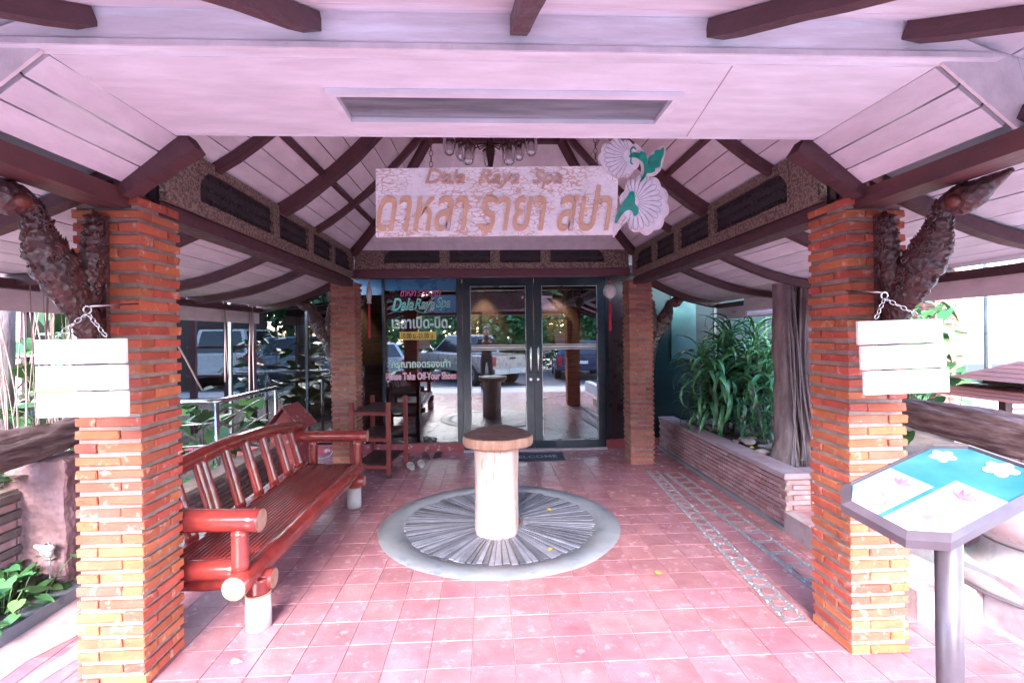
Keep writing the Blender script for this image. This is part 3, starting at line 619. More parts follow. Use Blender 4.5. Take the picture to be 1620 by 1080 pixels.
# ================================================================= CARVED BRACKETS
def bracket(label, B, sc=1.0, seed=1):
    """B(a, z, x): a outward from the column, z up, x sideways"""
    t = thing('carved_bracket', label, 'carved bracket', B(0, 1.6, 0), 'swan shaped carved wooden brackets'); rnd = random.Random(seed)
    P = lambda a, z, x=0: B(a*sc, z, x)
    sp = lambda pts: pts
    body = [(.03, 1.22, .018), (.035, 1.36, .034), (.05, 1.50, .055), (.095, 1.62, .066), (.145, 1.70, .084), (.195, 1.78, .096), (.238, 1.85, .084), (.264, 1.91, .062), (.276, 1.96, .048), (.30, 2.0, .043)]
    side = B(0, 0, 1)-B(0, 0, 0)
    def smooth(pts, n=4):
        out = []
        for i in range(len(pts)-1):
            p0, p1, p2, p3 = pts[max(i-1, 0)], pts[i], pts[i+1], pts[min(i+2, len(pts)-1)]
            for k in range(n):
                u = k/n; out.append(tuple(.5*((2*b)+(c-a)*u+(2*a-5*b+4*c-d)*u*u+(3*b-a-3*c+d)*u**3) for a, b, c, d in zip(p0, p1, p2, p3)))
        return out+[pts[-1]]
    def limb(nm, pts, asp, scale_n):
        s = smooth(pts); m = MB()
        m.tube([P(a, z) for a, z, r in s], [r*(1+.10*sin(i*1.9)) for i, (a, z, r) in enumerate(s)], 16, asp=asp, up=side, wob=.12)
        o = obj(nm, m, carveM, t); m = MB()
        for q in range(scale_n*3):                      # overlapping carved leaves
            i = rnd.randrange(1, len(s)-2); a, z, r = s[i]; a2, z2, _ = s[i+1]; T = (P(a2, z2)-P(a, z)).normalized(); X = V(side).normalized(); Y = T.cross(X).normalized()
            th = rnd.uniform(0, 2*pi); n_ = (X*cos(th)*asp[1]+Y*sin(th)*asp[0]); c = P(a, z)+(X*cos(th)*asp[1]+Y*sin(th)*asp[0])*r*.96; w = rnd.uniform(.010, .02); n_.normalize(); S = T.cross(n_)
            tip = c+T*rnd.uniform(.018, .034)+n_*rnd.uniform(.001, .006)+S*rnd.uniform(-.012, .012); b0 = c-T*.012
            m.add([b0-S*w*.5, b0+S*w*.5, c+S*w*.55+n_*.004, tip, c-S*w*.55+n_*.004, c+n_*.007], [(0, 1, 5), (1, 2, 5), (2, 3, 5), (3, 4, 5), (4, 0, 5)])
        for q in range(scale_n*3):                   # carved curls on both flanks
            i = rnd.randrange(2, len(s)-3); a, z, r = s[i]; c = P(a, z)+V(side).normalized()*rnd.choice((-1, 1))*r*asp[0 if False else 1]*.0; sgx = rnd.choice((-1, 1)); X = V(side).normalized()
            ca, cz = a+rnd.uniform(-.35, .35)*r, z+rnd.uniform(-.3, .3)*r; off = (1 if sgx > 0 else -1)*r*asp[1]*.93; pp = rnd.uniform(0, 6.3); rr_ = rnd.uniform(.012, .022)
            m.tube([P(ca+rr_*(1-.085*k)*cos(pp+k*.7*sgx), cz+rr_*(1-.085*k)*sin(pp+k*.7*sgx))+X*(off+.003*sgx) for k in range(11)], [.0045]*10+[.002], 5)
        q = obj('carved_leaves', m, carveM, o); q['kind'] = 'stuff'; return o, s
    limb('neck_and_breast', body, (1, .6), 26)
    limb('raised_wing', [(.06, 1.66, .045), (.045, 1.76, .062), (.032, 1.86, .060), (.025, 1.94, .052), (.022, 2.0, .036), (.02, 2.045, .012)], (1, .6), 14)
    m = MB(); s = smooth([(.275, 1.98, .042), (.315, 2.005, .060), (.36, 2.01, .072), (.405, 2.018, .066), (.45, 2.038, .044), (.495, 2.055, .024), (.53, 2.068, .010)])
    m.tube([P(a, z) for a, z, r in s], [r for a, z, r in s], 14, asp=(.86, .62), up=side, wob=.15); h = obj('head', m, carveM, t)
    for sx in (-1, 1): m = MB(); m.sphere(P(.36, 2.0, sx*.040), .026, 12, 8, 0, (.8, 1.3, 1)); obj('eye', m, M('eye_knob', (.13, .03, .02), .35), h)
    m = MB()                                           # serrated crests down the nape and breast
    s = smooth(body)
    for i in range(3, len(s)-1):
        a, z, r = s[i]; a2, z2, _ = s[i+1]; T = (P(a2, z2)-P(a, z)).normalized(); X = V(side).normalized(); Y = X.cross(T).normalized()
        for sg, ln in ((1, .018), (-1, .026)):
            c = P(a, z)+Y*sg*r*.9
            m.add([c-T*.016-X*.008, c-T*.016+X*.008, c+T*.012+X*.006, c+T*.012-X*.006, c+Y*sg*ln+T*.016], [(0, 1, 4), (1, 2, 4), (2, 3, 4), (3, 0, 4), (0, 3, 2, 1)])
    for k in range(6):
        z = 1.80+.04*k; c = P(.075-.006*k, z); m.add([c-V(side)*.012, c+V(side)*.012, P(.12-.006*k, z+.012), P(.075-.006*k, z+.034)], [(0, 1, 2), (1, 3, 2), (3, 0, 2), (0, 3, 1)])
    tag(obj('crest', m, carveM, t), kind='stuff')
    m = MB(); m.hexa([P(0, 1.25, -.035), P(0, 1.25, .035), P(.02, 1.25, .035), P(.02, 1.25, -.035)], [P(0, 2.03, -.035), P(0, 2.03, .035), P(.02, 2.03, .035), P(.02, 2.03, -.035)]); obj('back_plate', m, carveM, t)
    return t
for sg, lb in ((-1, 'dark carved swan neck bracket under the beam end, on the front left column'), (1, 'dark carved swan neck bracket under the beam end, on the front right column')):
    bracket(lb, lambda a, z, x, sg=sg: V((hx(sg, 1.735)+x+sg*.10*a, 2.195-a, z)), 1.0, 5+sg)
for sg, lb in ((-1, 'small looking carved swan bracket on the back column nearest the bench'), (1, 'small looking carved swan bracket on the back column near the planter')):
    d = V((sg*.95, .30, 0)); sd_ = V((-.30*sg, .95, 0))
    o0 = V((-1.765, 5.70, 0)) if sg < 0 else V((1.89, 5.70, 0))
    bracket(lb, lambda a, z, x, d=d, s_=sd_, o0=o0: o0+d*a+s_*x+V((0, 0, z-.14)), 1.0, 15+sg)

# ================================================================= SIGNS
def cracked(name, base, crack, sc, stretch):
    m = M(name, base, .6, col2=crack, nscale=2.6, thr=(.70, .74), stretch=(1, 1, 1.6)); t = m.node_tree; N = t.nodes; L = t.links; b = N['Principled BSDF']
    tc = N.new('ShaderNodeTexCoord'); mp = N.new('ShaderNodeMapping'); mp.inputs['Scale'].default_value = stretch; L.new(tc.outputs['Object'], mp.inputs[0])
    nz = N.new('ShaderNodeTexNoise'); nz.inputs['Scale'].default_value = 9; L.new(mp.outputs[0], nz.inputs[0])
    ad = N.new('ShaderNodeMix'); ad.data_type = 'VECTOR'; ad.inputs[0].default_value = .12; L.new(mp.outputs[0], ad.inputs[4]); L.new(nz.outputs['Color'], ad.inputs[5])
    vo = N.new('ShaderNodeTexVoronoi'); vo.feature = 'DISTANCE_TO_EDGE'; vo.inputs['Scale'].default_value = sc; L.new(ad.outputs[1], vo.inputs['Vector'])
    n3 = N.new('ShaderNodeTexNoise'); n3.inputs['Scale'].default_value = 4; L.new(tc.outputs['Object'], n3.inputs[0])
    mr = N.new('ShaderNodeMapRange'); mr.inputs[1].default_value = .4; mr.inputs[2].default_value = .6; mr.inputs[3].default_value = .008; mr.inputs[4].default_value = .075; L.new(n3.outputs['Fac'], mr.inputs[0])
    lt = N.new('ShaderNodeMath'); lt.operation = 'LESS_THAN'; L.new(vo.outputs['Distance'], lt.inputs[0]); L.new(mr.outputs[0], lt.inputs[1])
    old = b.inputs['Base Color'].links[0].from_socket; mx = N.new('ShaderNodeMix'); mx.data_type = 'RGBA'; L.new(lt.outputs[0], mx.inputs[0]); L.new(old, mx.inputs[6]); mx.inputs[7].default_value = (*crack, 1); L.new(mx.outputs[2], b.inputs['Base Color'])
    return m
crackM = cracked('crackled_white_paint', (.82, .78, .82), (.60, .42, .34), 24, (1, 1, 2.6))
SY = 2.6
t = thing('hanging_sign', 'crackled white name board with tan lettering and cut out flowers, on chains', 'sign', (.06, SY, 2.37))
m = MB(); m.hexa([(-.578, SY-.012, 2.018), (.685, SY-.012, 2.028), (.685, SY+.008, 2.028), (-.578, SY+.008, 2.018)], [(-.575, SY-.012, 2.372), (.70, SY-.012, 2.392), (.70, SY+.008, 2.392), (-.575, SY+.008, 2.372)])
obj('board', m, crackM, t)
o = text_obj('letter', 'ดาหลา รายา สปา', (.045, SY-.016, 2.165), 1.235, .24, tanM, t, .005, shear=.28, offset=.012); split_text('thai_letter', o, t, tanM)
tanP = M('worn_tan_lettering', (.50, .28, .21), .6, col2=(.60, .40, .34), nscale=14)
o = text_obj('letter', 'Dala  Raya  Spa', (.04, SY-.016, 2.318), .72, .10, tanP, t, .005, shear=.3, offset=.008); split_text('letter', o, t, tanP)
# flowers cut out of board
petM = M('white_petal_board', (.78, .75, .82), .5, col2=(.72, .66, .74), nscale=8); rimM = M('pink_white_rim', (.78, .66, .70), .6, bump=.5, bscale=90, btype='voronoi'); lineM = M('petal_line', (.28, .25, .30), .6); emM = M('emerald_relief', (.0, .33, .24), .25, col2=(.0, .16, .12), nscale=7, thr=(.45, .6), coat=.5)
def sp2(pts, n=6, closed=True):
    out = []; N = len(pts)
    for i in range(N if closed else N-1):
        g_ = (lambda k: pts[k % N]) if closed else (lambda k: pts[min(max(k, 0), N-1)])
        p0, p1, p2, p3 = g_(i-1), g_(i), g_(i+1), g_(i+2)
        for k in range(n):
            u = k/n; out.append(tuple(.5*((2*b)+(c-a)*u+(2*a-5*b+4*c-d)*u*u+(3*b-a-3*c+d)*u**3) for a, b, c, d in zip(p0, p1, p2, p3)))
    return out
def sg_pt(px, py, d):   # sign plane coordinates measured off the photo, metres
    return V(((px-773)/780*SY*1.0+.0085*0, SY-.012-d, 1.5-(py-530.5+.0122*(px-773))/780*SY))
def fan(nm, pts, z0, z1, mat, mirror=False):
    cx = sum(p[0] for p in pts)/len(pts); cy = sum(p[1] for p in pts)/len(pts); m = MB(); n = len(pts)
    vs = [sg_pt(x, y, z1) for x, y in pts]+[sg_pt(x, y, z0) for x, y in pts]; m.add(vs, [tuple(range(n)), tuple(range(n, 2*n))[::-1]]+[(i, n+i, n+(i+1) % n, (i+1) % n) for i in range(n)])
    me = m.mesh(nm, mat, worg(t)); bm = bmesh.new(); bm.from_mesh(me); bmesh.ops.triangulate(bm, faces=[f for f in bm.faces if len(f.verts) > 4], ngon_method='EAR_CLIP'); bm.to_mesh(me); bm.free()
    o = bpy.data.objects.new(nm, me); link(o, t); return o
def blob(cx, cy, rx, ry, n, amp, ph=0, a0=0, a1=2*pi):
    return [(cx+(rx*(1+amp*abs(sin(n*a/2+ph)))*cos(a)), cy+(ry*(1+amp*abs(sin(n*a/2+ph)))*sin(a))) for a in [a0+(a1-a0)*i/90 for i in range(90)]]
fan('flower_board', blob(984, 249, 30, 29, 9, .12), -.012, .004, rimM)
fan('flower_board', blob(1024, 322, 36, 43, 10, .13, .5), -.013, .005, rimM)
fan('flower', blob(984, 249, 27, 26, 9, .11), .005, .008, petM)
fan('flower', blob(1024, 322, 32, 39, 10, .12, .5), .006, .009, petM)
def stroke(nm, pts, w, mat, d=.010, n=6):
    s = sp2(pts, n, False)+[pts[-1]]; m = MB(); k = len(s)
    m.tube([sg_pt(x, y, d) for x, y in s], [w*(.35+.65*sin(pi*min(1, max(.06, i/(k-1)*1.0)))) for i in range(k)], 6, asp=(1, .6)); return m
m = MB()
for cx, cy, a0, a1, r0, r1, n in ((1000, 246, 2.0, 4.6, 10, 42, 13), (1006, 318, -1.9, 1.9, 8, 46, 17)):
    for i in range(n):
        a = a0+(a1-a0)*i/(n-1); b = a+.10
        pts = sp2([(cx+r0*cos(a), cy+r0*sin(a)), (cx+(r0+r1)/2*cos(a-.05), cy+(r0+r1)/2*sin(a-.05)), (cx+r1*.9*cos(a), cy+r1*.9*sin(a)), (cx+r1*.98*cos(b), cy+r1*.98*sin(b)), (cx+r1*.86*cos(b+.08), cy+r1*.86*sin(b+.08)), (cx+r1*.5*cos(b+.02), cy+r1*.5*sin(b+.02))], 4, False)
        m.tube([sg_pt(x, y, .0098) for x, y in pts], .0011, 4)
obj('petal_lines', m, lineM, t)
# rim behind the stem and leaf, then the green relief
fan('flower_board', sp2([(1010, 225), (1020, 232), (1030, 244), (1040, 236), (1052, 229), (1058, 228), (1059, 240), (1054, 256), (1050, 268), (1040, 276), (1032, 278), (1026, 286), (1014, 288), (1020, 268), (1018, 256), (1010, 252), (1004, 262), (998, 254), (992, 246), (999, 232)]), -.011, .0035, rimM)
fan('flower_board', sp2([(1006, 300), (994, 308), (984, 326), (978, 340), (974, 352), (973, 374), (980, 366), (992, 352), (1002, 348), (1014, 354), (1018, 340), (1016, 318)]), -.0105, .003, rimM)
fan('leaf', sp2([(1029, 270), (1030, 256), (1032, 246), (1040, 242), (1042, 236), (1050, 235), (1055, 231), (1055, 242), (1051, 252), (1049, 262), (1042, 264), (1040, 270), (1031, 272)]), .004, .012, emM)
fan('stem', sp2([(1016, 286), (1023, 272), (1023, 258), (1016, 250), (1008, 248), (1000, 248), (1001, 243), (1008, 240), (1016, 241), (1019, 238), (1026, 242), (1029, 256), (1029, 270), (1021, 284)]), .004, .013, emM)
m = stroke('', [(1003, 245), (1002, 236), (1007, 232), (1011, 236)], .007, emM); obj('curl', m, emM, t)
m = stroke('', [(1003, 247), (1002, 256), (1006, 259)], .007, emM); obj('curl', m, emM, t)
fan('calyx', sp2([(1000, 303), (1006, 303), (1008, 314), (1008, 322), (1013, 329), (1012, 338), (1006, 341), (1003, 333), (995, 332), (986, 340), (978, 352), (976, 348), (980, 336), (988, 320), (996, 310)]), .004, .014, emM)
chM = steelM
def chain(p, q, parent, link_len=.026, r=.0022, w=.62, name='chain_link', mat=None):
    p = V(p); q = V(q); d = (q-p); n = max(1, int(d.length/(link_len*.78))); rot0 = d.to_track_quat('Y', 'Z').to_matrix()
    b = MB(); b.torus((0, 0, 0), link_len*.5-r, r, None, 12, 5, w); me = b.mesh(name, mat or chM)
    for i in range(n):
        c = p+d*((i+.5)/n); e = (rot0 @ Matrix.Rotation(pi/2*(i % 2), 3, 'Y')).to_euler(); piece(name, me, parent, c, e)
chain((-.29, SY, 2.385), (-.29, SY, 2.93), t, .036, .0028, mat=woodM); chain((.58, SY, 2.40), (.58, SY, 2.93), t, .036, .0028, mat=woodM)
m = MB(); m.box((-1.28, SY-.02, 2.93), (1.44, SY+.02, 2.97)); obj('hanging_rail', m, woodM, t)

def board_sign(label, x0, z0, yy, w, hh, tilt, hook, lean):
    t = thing('board_sign', label, 'sign', (x0+w/2, yy, z0), 'white three board signs hung on chains')
    rot = Matrix.Rotation(tilt, 3, 'Y'); c = V((x0+w/2, yy, z0))
    for k in range(3):
        b = MB(); zt = z0-k*(hh+.0065); xo = lean*k
        b.box((x0+xo, yy-.008, zt-hh), (x0+w+xo, yy+.008, zt)); me = bevel(b.mesh('board', whiteP, V((0, 0, 0))), .002)
        for v in me.vertices: v.co = rot @ (v.co-c)
        link(bpy.data.objects.new('board', me), t)
        if k:
            for sx in (.18, .82):
                m = MB(); p = c+rot @ (V((x0+xo+w*sx, yy, zt+.003))-c); m.torus(p, .007, .0016, Matrix.Rotation(pi/2, 3, 'Y'), 10, 5); obj('ring', m, steelM, t)
    for sx in (.22, .78):
        chain(c+rot @ (V((x0+w*sx, yy, z0+.006))-c), hook, t, .030, .0028)
    m = MB(); m.torus(V(hook)+V((0, 0, .012)), .014, .003, Matrix.Rotation(pi/2, 3, 'X'), 12, 6); m.cyl(V(hook)+V((0, 0, .024)), (hook[0], 2.13, hook[2]+.05), .004, 6); obj('hook', m, steelM, t)
board_sign('white three board sign chained to the left column, beside the aerial roots', -1.625, 1.505, 1.85, .315, .089, R(-.2), (-1.46, 1.87, 1.60), .002)
board_sign('white three board sign chained to the right column, hanging slightly crooked', 1.468, 1.542, 1.90, .352, .094, R(-1.2), (1.60, 1.92, 1.63), .010)

# ================================================================= SHOPFRONT
WY = 6.45
t = thing('shopfront', 'dark glazed shopfront with black frames, red plinth and printed window lettering', 'shopfront', (XC, WY, 0)); SF = t
m = MB(); m.box((-7.5, WY-.05, -.01), (-.335, WY+.07, .115)); obj('plinth', m, plinM, t)
m = MB(); m.box((1.53, WY-.05, -.01), (4.5, WY+.07, .115)); obj('plinth', m, plinM, t)
m = MB(); m.box((-.335, WY-.10, -.01), (1.53, WY+.07, .022)); obj('door_sill', m, M('sill_stone', (.45, .36, .40), .6, bump=.2), t)
xs = [-7.2, -6.2, -5.2, -4.25, -3.29, -2.33, -1.355, -.385]
for x in xs:
    m = MB(); w = .032 if x < -1 else .05
    if x > -1: m.box((x-.03, WY-.03, .116), (x+.045, WY+.04, 2.24))
    else: m.box((x-w/2, WY-.025, .116), (x+w/2, WY+.03, 2.24))
    obj('mullion', m, blackM if x > -3 else M('silver_mullion', (.3, .33, .36), .35, .6), t)
m = MB(); m.box((-7.5, WY-.028, 2.241), (4.5, WY+.04, 2.295)); obj('head_rail', m, blackM, t)
for x0, x1 in zip(xs[:-1], xs[1:]):
    m = MB(); m.box((x0+.017, WY-.003, .117), (x1-(.017 if x1 < -1 else .031), WY+.003, 2.24)); obj('pane', m, doorG if x0 > -1.4 else sideG, t)
blueRefl = M('painted_blue_reflection', (.045, .15, .30), .3, spec=.6)  # added blue strips paint the bright reflected band onto the panes
m = MB(); m.box((-1.337, WY-.007, 2.10), (-.417, WY-.0035, 2.238)); m.box((-1.75, WY-.007, 2.04), (-1.375, WY-.0035, 2.238)); obj('blue_reflection_strip', m, blueRefl, t)
m = MB(); m.box((-.70, WY-.0037, 1.80), (-.417, WY-.0033, 2.03)); obj('blue_reflection_strip', m, blueRefl, t)
# dark panels right of the doors
m = MB(); m.box((1.535, WY-.03, .116), (1.575, WY+.04, 2.24)); obj('mullion', m, blackM, t)
m = MB(); m.box((1.577, WY-.005, .117), (2.12, WY+.02, 2.24)); obj('dark_panel', m, M('dark_brown_panel', (.035, .018, .022), .3), t)
m = MB(); m.box((2.122, WY-.03, .116), (2.16, WY+.04, 2.24)); obj('mullion', m, blackM, t)
tealM = M('dark_teal_panel', (.006, .026, .03), .35, spec=.3, col2=(.01, .018, .022), nscale=1.3)
m = MB(); m.box((2.162, WY-.004, .117), (4.49, WY+.02, 2.24)); obj('dark_panel', m, tealM, t)
m = MB(); m.box((2.42, WY-.03, 1.15), (2.75, WY-.006, 2.2)); obj('shutter_panel', m, M('teal_panel', (.018, .06, .065), .4, col2=(.03, .1, .11), nscale=3), t)
for x in (3.0, 3.7): 
    m = MB(); m.box((x, WY-.02, .2), (x+.03, WY-.005, 2.24)); obj('mullion', m, blackM, t)
m = MB(); m.box((-7.5, WY-.05, 2.296), (9.5, WY+.15, 4.2)); obj('upper_wall', m, facM, t)
# window lettering
wl = WY-.0045
pinkT = M('pink_film', (.75, .10, .32), .4); greenT = M('green_film', (.0, .42, .30), .4); whiteT = M('white_film', (.82, .82, .82), .4); yelT = M('yellow_film', (.75, .55, .12), .4); blackT = M('black_film', (.02, .02, .02), .4); paleT = M('pale_pink_film', (.8, .62, .66), .4); paleG = M('pale_green_film', (.62, .78, .72), .4)
def two(body, x, z, w, h, fill, halo, sh=0, off=.0, ho=.05, nm='window_lettering'):
    a = text_obj(nm, body, (x, wl, z), w*1.03, h*1.12, halo, SF, .0005, sh, off+ho); b = text_obj(nm, body, (x, wl-.0011, z), w, h, fill, SF, .0005, sh, off)
text_obj('window_lettering', 'ดาหลา รายา สปา', (-.874, wl, 2.067), .52, .10, pinkT, SF, .0005, .35, .012)
two('Dala', -1.105, 1.915, .27, .14, greenT, whiteT, .35, .0, .02); two('Raya', -.825, 1.90, .25, .155, greenT, whiteT, .35, .0, .02); two('Spa', -.585, 1.915, .18, .15, greenT, whiteT, .35, .0, .02)
m = MB(); s = sp2([(-1.26, 1.85), (-1.15, 1.82), (-1.0, 1.86), (-.85, 1.80), (-.7, 1.83), (-.52, 1.86)], 5, False); m.tube([(x, wl-.002, z) for x, z in s], .006, 5); obj('flourish', m, greenT, SF)
text_obj('window_lettering', 'เวลาเปิด-ปิด', (-.89, wl, 1.68), .72, .16, paleG, SF, .0005, 0, .03)
m = MB(); m.box((-1.15, wl, 1.455), (-.68, wl+.001, 1.56)); obj('time_label', bevel and m, yelT, SF)
text_obj('window_lettering', '10.00 น.-21.00 น.', (-.915, wl-.0015, 1.507), .42, .068, blackT, SF, .0005, 0, .012)
two('กรุณาถอดรองเท้า', -.88, 1.135, .76, .14, whiteT, greenT, 0, .02, .04)
two('Please Take Off Your Shoes', -.88, .985, .90, .095, paleT, pinkT, 0, .028, .03)
# doors
def door(x0, x1, lab, hside):
    t = thing('glass_door', lab, 'door', ((x0+x1)/2, WY, .03), 'black framed glass doors')
    a, b = .022, 2.24; w = .10; y0, y1 = WY-.035, WY+.02
    m = MB(); m.box((x0, y0, a), (x0+w, y1, b)); m.box((x1-w, y0, a), (x1, y1, b)); m.box((x0+w, y0, a), (x1-w, y1, a+.10)); m.box((x0+w, y0, b-.10), (x1-w, y1, b))
    obj('frame', m, blackM, t)
    m = MB(); e = .008
    for p, q in (((x0+w, a+.1), (x0+w+e, b-.1)), ((x1-w-e, a+.1), (x1-w, b-.1)), ((x0+w+e, a+.1), (x1-w-e, a+.1+e)), ((x0+w+e, b-.1-e), (x1-w-e, b-.1))): m.box((p[0], y0-.004, p[1]), (q[0], y0+.01, q[1]))
    obj('glazing_bead', m, M('silver_bead', (.4, .42, .45), .3, .7), t)
    m = MB(); m.box((x0+w, WY-.012, a+.1), (x1-w, WY-.006, b-.1)); g_ = obj('pane', m, doorG, t)
    for z, h in ((1.372, .011), (1.342, .03), (1.312, .011)):
        m = MB(); m.box((x0+w+.01, WY-.0145, z-h/2), (x1-w-.01, WY-.0132, z+h/2)); obj('safety_stripe', m, whiteT, g_)
    hx_ = x1-.045 if hside > 0 else x0+.045
    m = MB(); m.tube([(hx_, y0, 1.35), (hx_, y0-.04, 1.35), (hx_, y0-.055, 1.31), (hx_, y0-.055, 1.05), (hx_, y0-.04, 1.01), (hx_, y0, 1.01)], [.011, .011, .013, .013, .011, .011], 10); obj('handle', m, steelM, t)
    m = MB(); m.cyl((hx_, y0-.006, .92), (hx_, y0, .92), .018, 14); obj('lock', m, steelM, t)
door(-.335, .588, 'left leaf of the black framed glass doors, behind the log pedestal', 1)
door(.594, 1.528, 'right leaf of the black framed glass doors, next to the round white charm', -1)
# interior
t = SF
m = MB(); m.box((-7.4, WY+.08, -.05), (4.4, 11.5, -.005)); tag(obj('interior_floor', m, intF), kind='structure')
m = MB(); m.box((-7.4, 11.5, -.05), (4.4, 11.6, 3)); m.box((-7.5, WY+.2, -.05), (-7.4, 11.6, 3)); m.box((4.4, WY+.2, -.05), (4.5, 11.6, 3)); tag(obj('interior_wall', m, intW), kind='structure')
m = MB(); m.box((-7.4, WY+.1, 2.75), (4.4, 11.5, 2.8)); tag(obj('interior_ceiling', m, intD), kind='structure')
m = MB(); m.box((-2.9, 8.8, 0), (-.6, 9.2, .95)); m.box((-3.0, 8.7, .951), (-.5, 9.3, 1.0)); m.box((-2.6, 9.21, 0), (-2.4, 9.4, 1.6)); o = obj('reception_counter', m, M('counter_wood', (.13, .05, .035), .4)); tag(o, 'brown reception counter inside, seen through the left window', 'counter')
m = MB(); m.box((-4.6, 8.2, .44), (-3.9, 8.9, .5)); m.box((-4.6, 8.84, .5), (-3.9, 8.9, .95))
for x in (-4.58, -3.96):
    for y in (8.22, 8.84): m.box((x, y, 0), (x+.04, y+.04, .439))
tag(obj('waiting_chair', m, M('blue_chair', (.08, .16, .26), .6)), 'dull blue chair inside the shop behind the left glass', 'chair')
for x, z, lb in ((-.45, 1.75, 'dark framed picture under a warm spot inside the shop'), (1.6, 1.6, 'small dark framed picture inside behind the right door')):
    m = MB(); m.box((x-.3, 11.44, z-.3), (x+.3, 11.49, z+.3)); m.box((x-.24, 11.43, z-.24), (x+.24, 11.4395, z+.24), 1); tag(obj('framed_picture', m, [gapM, M('picture_tan', (.3, .2, .12), .6)]), lb, 'picture')
for x in (-3.2, -.1, 1.6):
    l = bpy.data.lights.new('downlight', 'SPOT'); l.energy = 26; l.spot_size = R(70); l.spot_blend = .6; l.color = (1, .72, .38); l.shadow_soft_size = .05
    o = bpy.data.objects.new('downlight_lamp', l); link(o); o.location = (x, 11.15, 2.70); o.rotation_euler = (R(10), 0, 0)
    m = MB(); m.lathe((x, 11.15, 0), [(.05, 2.745), (.06, 2.735), (.045, 2.728), (.0, 2.735)], 14); tag(obj('downlight', m, M('lamp_warm', (1, .7, .35), .5, emit=3)), {-3.2: 'warm downlight inside the shop at the far left', -.1: 'warm downlight inside above the left door leaf', 1.6: 'warm downlight inside above the right door leaf'}[x], 'downlight', 'warm downlights inside the shop')
for x, lb in ((-1.27, 'orange garland hanging inside behind the left window'), (.70, 'orange garland hanging inside behind the right glass door')):
    m = MB()
    for k in range(9): m.sphere((x+.02*sin(k), WY+.12, 2.2-.022*k), .030 if k < 7 else .018, 7, 5)
    tag(obj('garland', m, M('marigold_orange', (.75, .25, .03), .8)), lb, 'garland')
# hanging charms
redC = M('red_cord', (.5, .02, .04), .7); shellM = M('shell_white', (.7, .68, .66), .5, bump=1., bscale=60)
t = thing('hanging_charm', 'round white shell charm with long red tassel, right of the doors', 'charm', (1.37, 5.5, 2.16))
m = MB(); m.cyl((1.37, 5.5, 2.0), (1.37, 5.5, 2.163), .004, 5); m.torus((1.37, 5.5, 2.09), .014, .004, Matrix.Rotation(pi/2, 3, 'X'), 10, 5); obj('cord', m, redC, t)
m = MB(); m.lathe((1.37, 5.5, 0), [(.02, 2.055), (.055, 2.045), (.075, 2.0), (.07, 1.95), (.04, 1.91), (.012, 1.895)], 16); obj('shell', m, shellM, t)
m = MB(); m.sphere((1.37, 5.5, 1.885), .018, 8, 6); obj('bead', m, M('jade_bead', (.03, .25, .17), .3), t)
m = MB(); m.lathe((1.37, 5.5, 0), [(.006, 1.87), (.014, 1.85), (.013, 1.62), (.017, 1.55), (.002, 1.53)], 10); obj('tassel', m, redC, t)
t = thing('hanging_charm', 'silver fish shaped charm with red tassel, left beside the window', 'charm', (-1.31, 5.5, 2.16))
m = MB(); m.cyl((-1.31, 5.5, 2.08), (-1.31, 5.5, 2.163), .004, 5); obj('cord', m, redC, t)
m = MB(); m.lathe((-1.31, 5.5, 0), [(.004, 2.09), (.02, 2.05), (.036, 1.98), (.026, 1.92), (.02, 1.89), (.03, 1.87), (.004, 1.865)], 12); obj('charm_body', m, M('silver_charm', (.45, .42, .42), .35, .5, bump=1., bscale=50), t)
m = MB(); m.lathe((-1.31, 5.5, 0), [(.006, 1.86), (.011, 1.84), (.01, 1.60), (.014, 1.5), (.002, 1.48)], 8); obj('tassel', m, redC, t)
# ================================================================= BAMBOO BENCH
t = thing('bamboo_bench', 'long lacquered red bamboo bench with arched back rail and slatted seat', 'bench', (-1.5, 3.5, 0))
def bam(name, p, q, r, nodes=3, parent=t, bow=V((0, 0, 0)), r2=None, ends=True, seg=14, mats=None):
    p = V(p); q = V(q); n = 6*max(1, nodes); pts = []; rad = []
    for i in range(n+1):
        u = i/n; pts.append(p.lerp(q, u)+V(bow)*4*u*(1-u)); rr = r+(((r2 or r)-r)*u)
        f = (u*nodes) % 1.0; k = min(f, 1-f); rad.append(rr*(1.07 if k < .06 and 0 < u < 1 else 1-.02*sin(f*pi)))
    m = MB(); m.tube(pts, rad, seg, 0, 1 if ends else 0); 
    o = obj(name, m, mats or [bamM, bamE], parent); return o
# frame
bam('front_rail', (-1.245, 2.44, .292), (-1.185, 4.52, .325), .058, 5)
bam('back_rail', (-1.72, 2.44, .33), (-1.70, 4.56, .34), .045, 5)
bam('side_rail', (-1.86, 2.56, .335), (-1.26, 2.56, .335), .052, 2)
bam('side_rail', (-1.80, 4.46, .34), (-1.15, 4.46, .335), .04, 2)
bam('cross_beam', (-1.86, 2.66, .235), (-1.145, 2.66, .235), .05, 2)
bam('cross_beam', (-1.80, 4.38, .24), (-1.10, 4.38, .24), .045, 2)
def leg(x, y):
    l = bam('leg', (x, y, .175), (x, y, .26), .056, 1, ends=False)
    m = MB(); m.tube([(x, y, .0), (x, y, .05), (x, y, .178)], [.062, .063, .060], 16); obj('cement_foot', m, M('foot_cement', (.62, .52, .5), .8, col2=(.45, .42, .44), nscale=7, bump=.3), l)
    m = MB(); m.torus((x, y, .178), .060, .005, None, 18, 5); obj('rope_band', m, M('rope_tan', (.4, .2, .14), .8), l)
for x, y in ((-1.215, 2.63), (-1.205, 4.42), (-1.74, 2.63), (-1.74, 4.42)): leg(x, y)
bam('arm_rest', (-1.86, 2.55, .60), (-1.145, 2.52, .592), .057, 2)
bam('arm_rest', (-1.78, 4.50, .615), (-1.10, 4.50, .61), .05, 2)
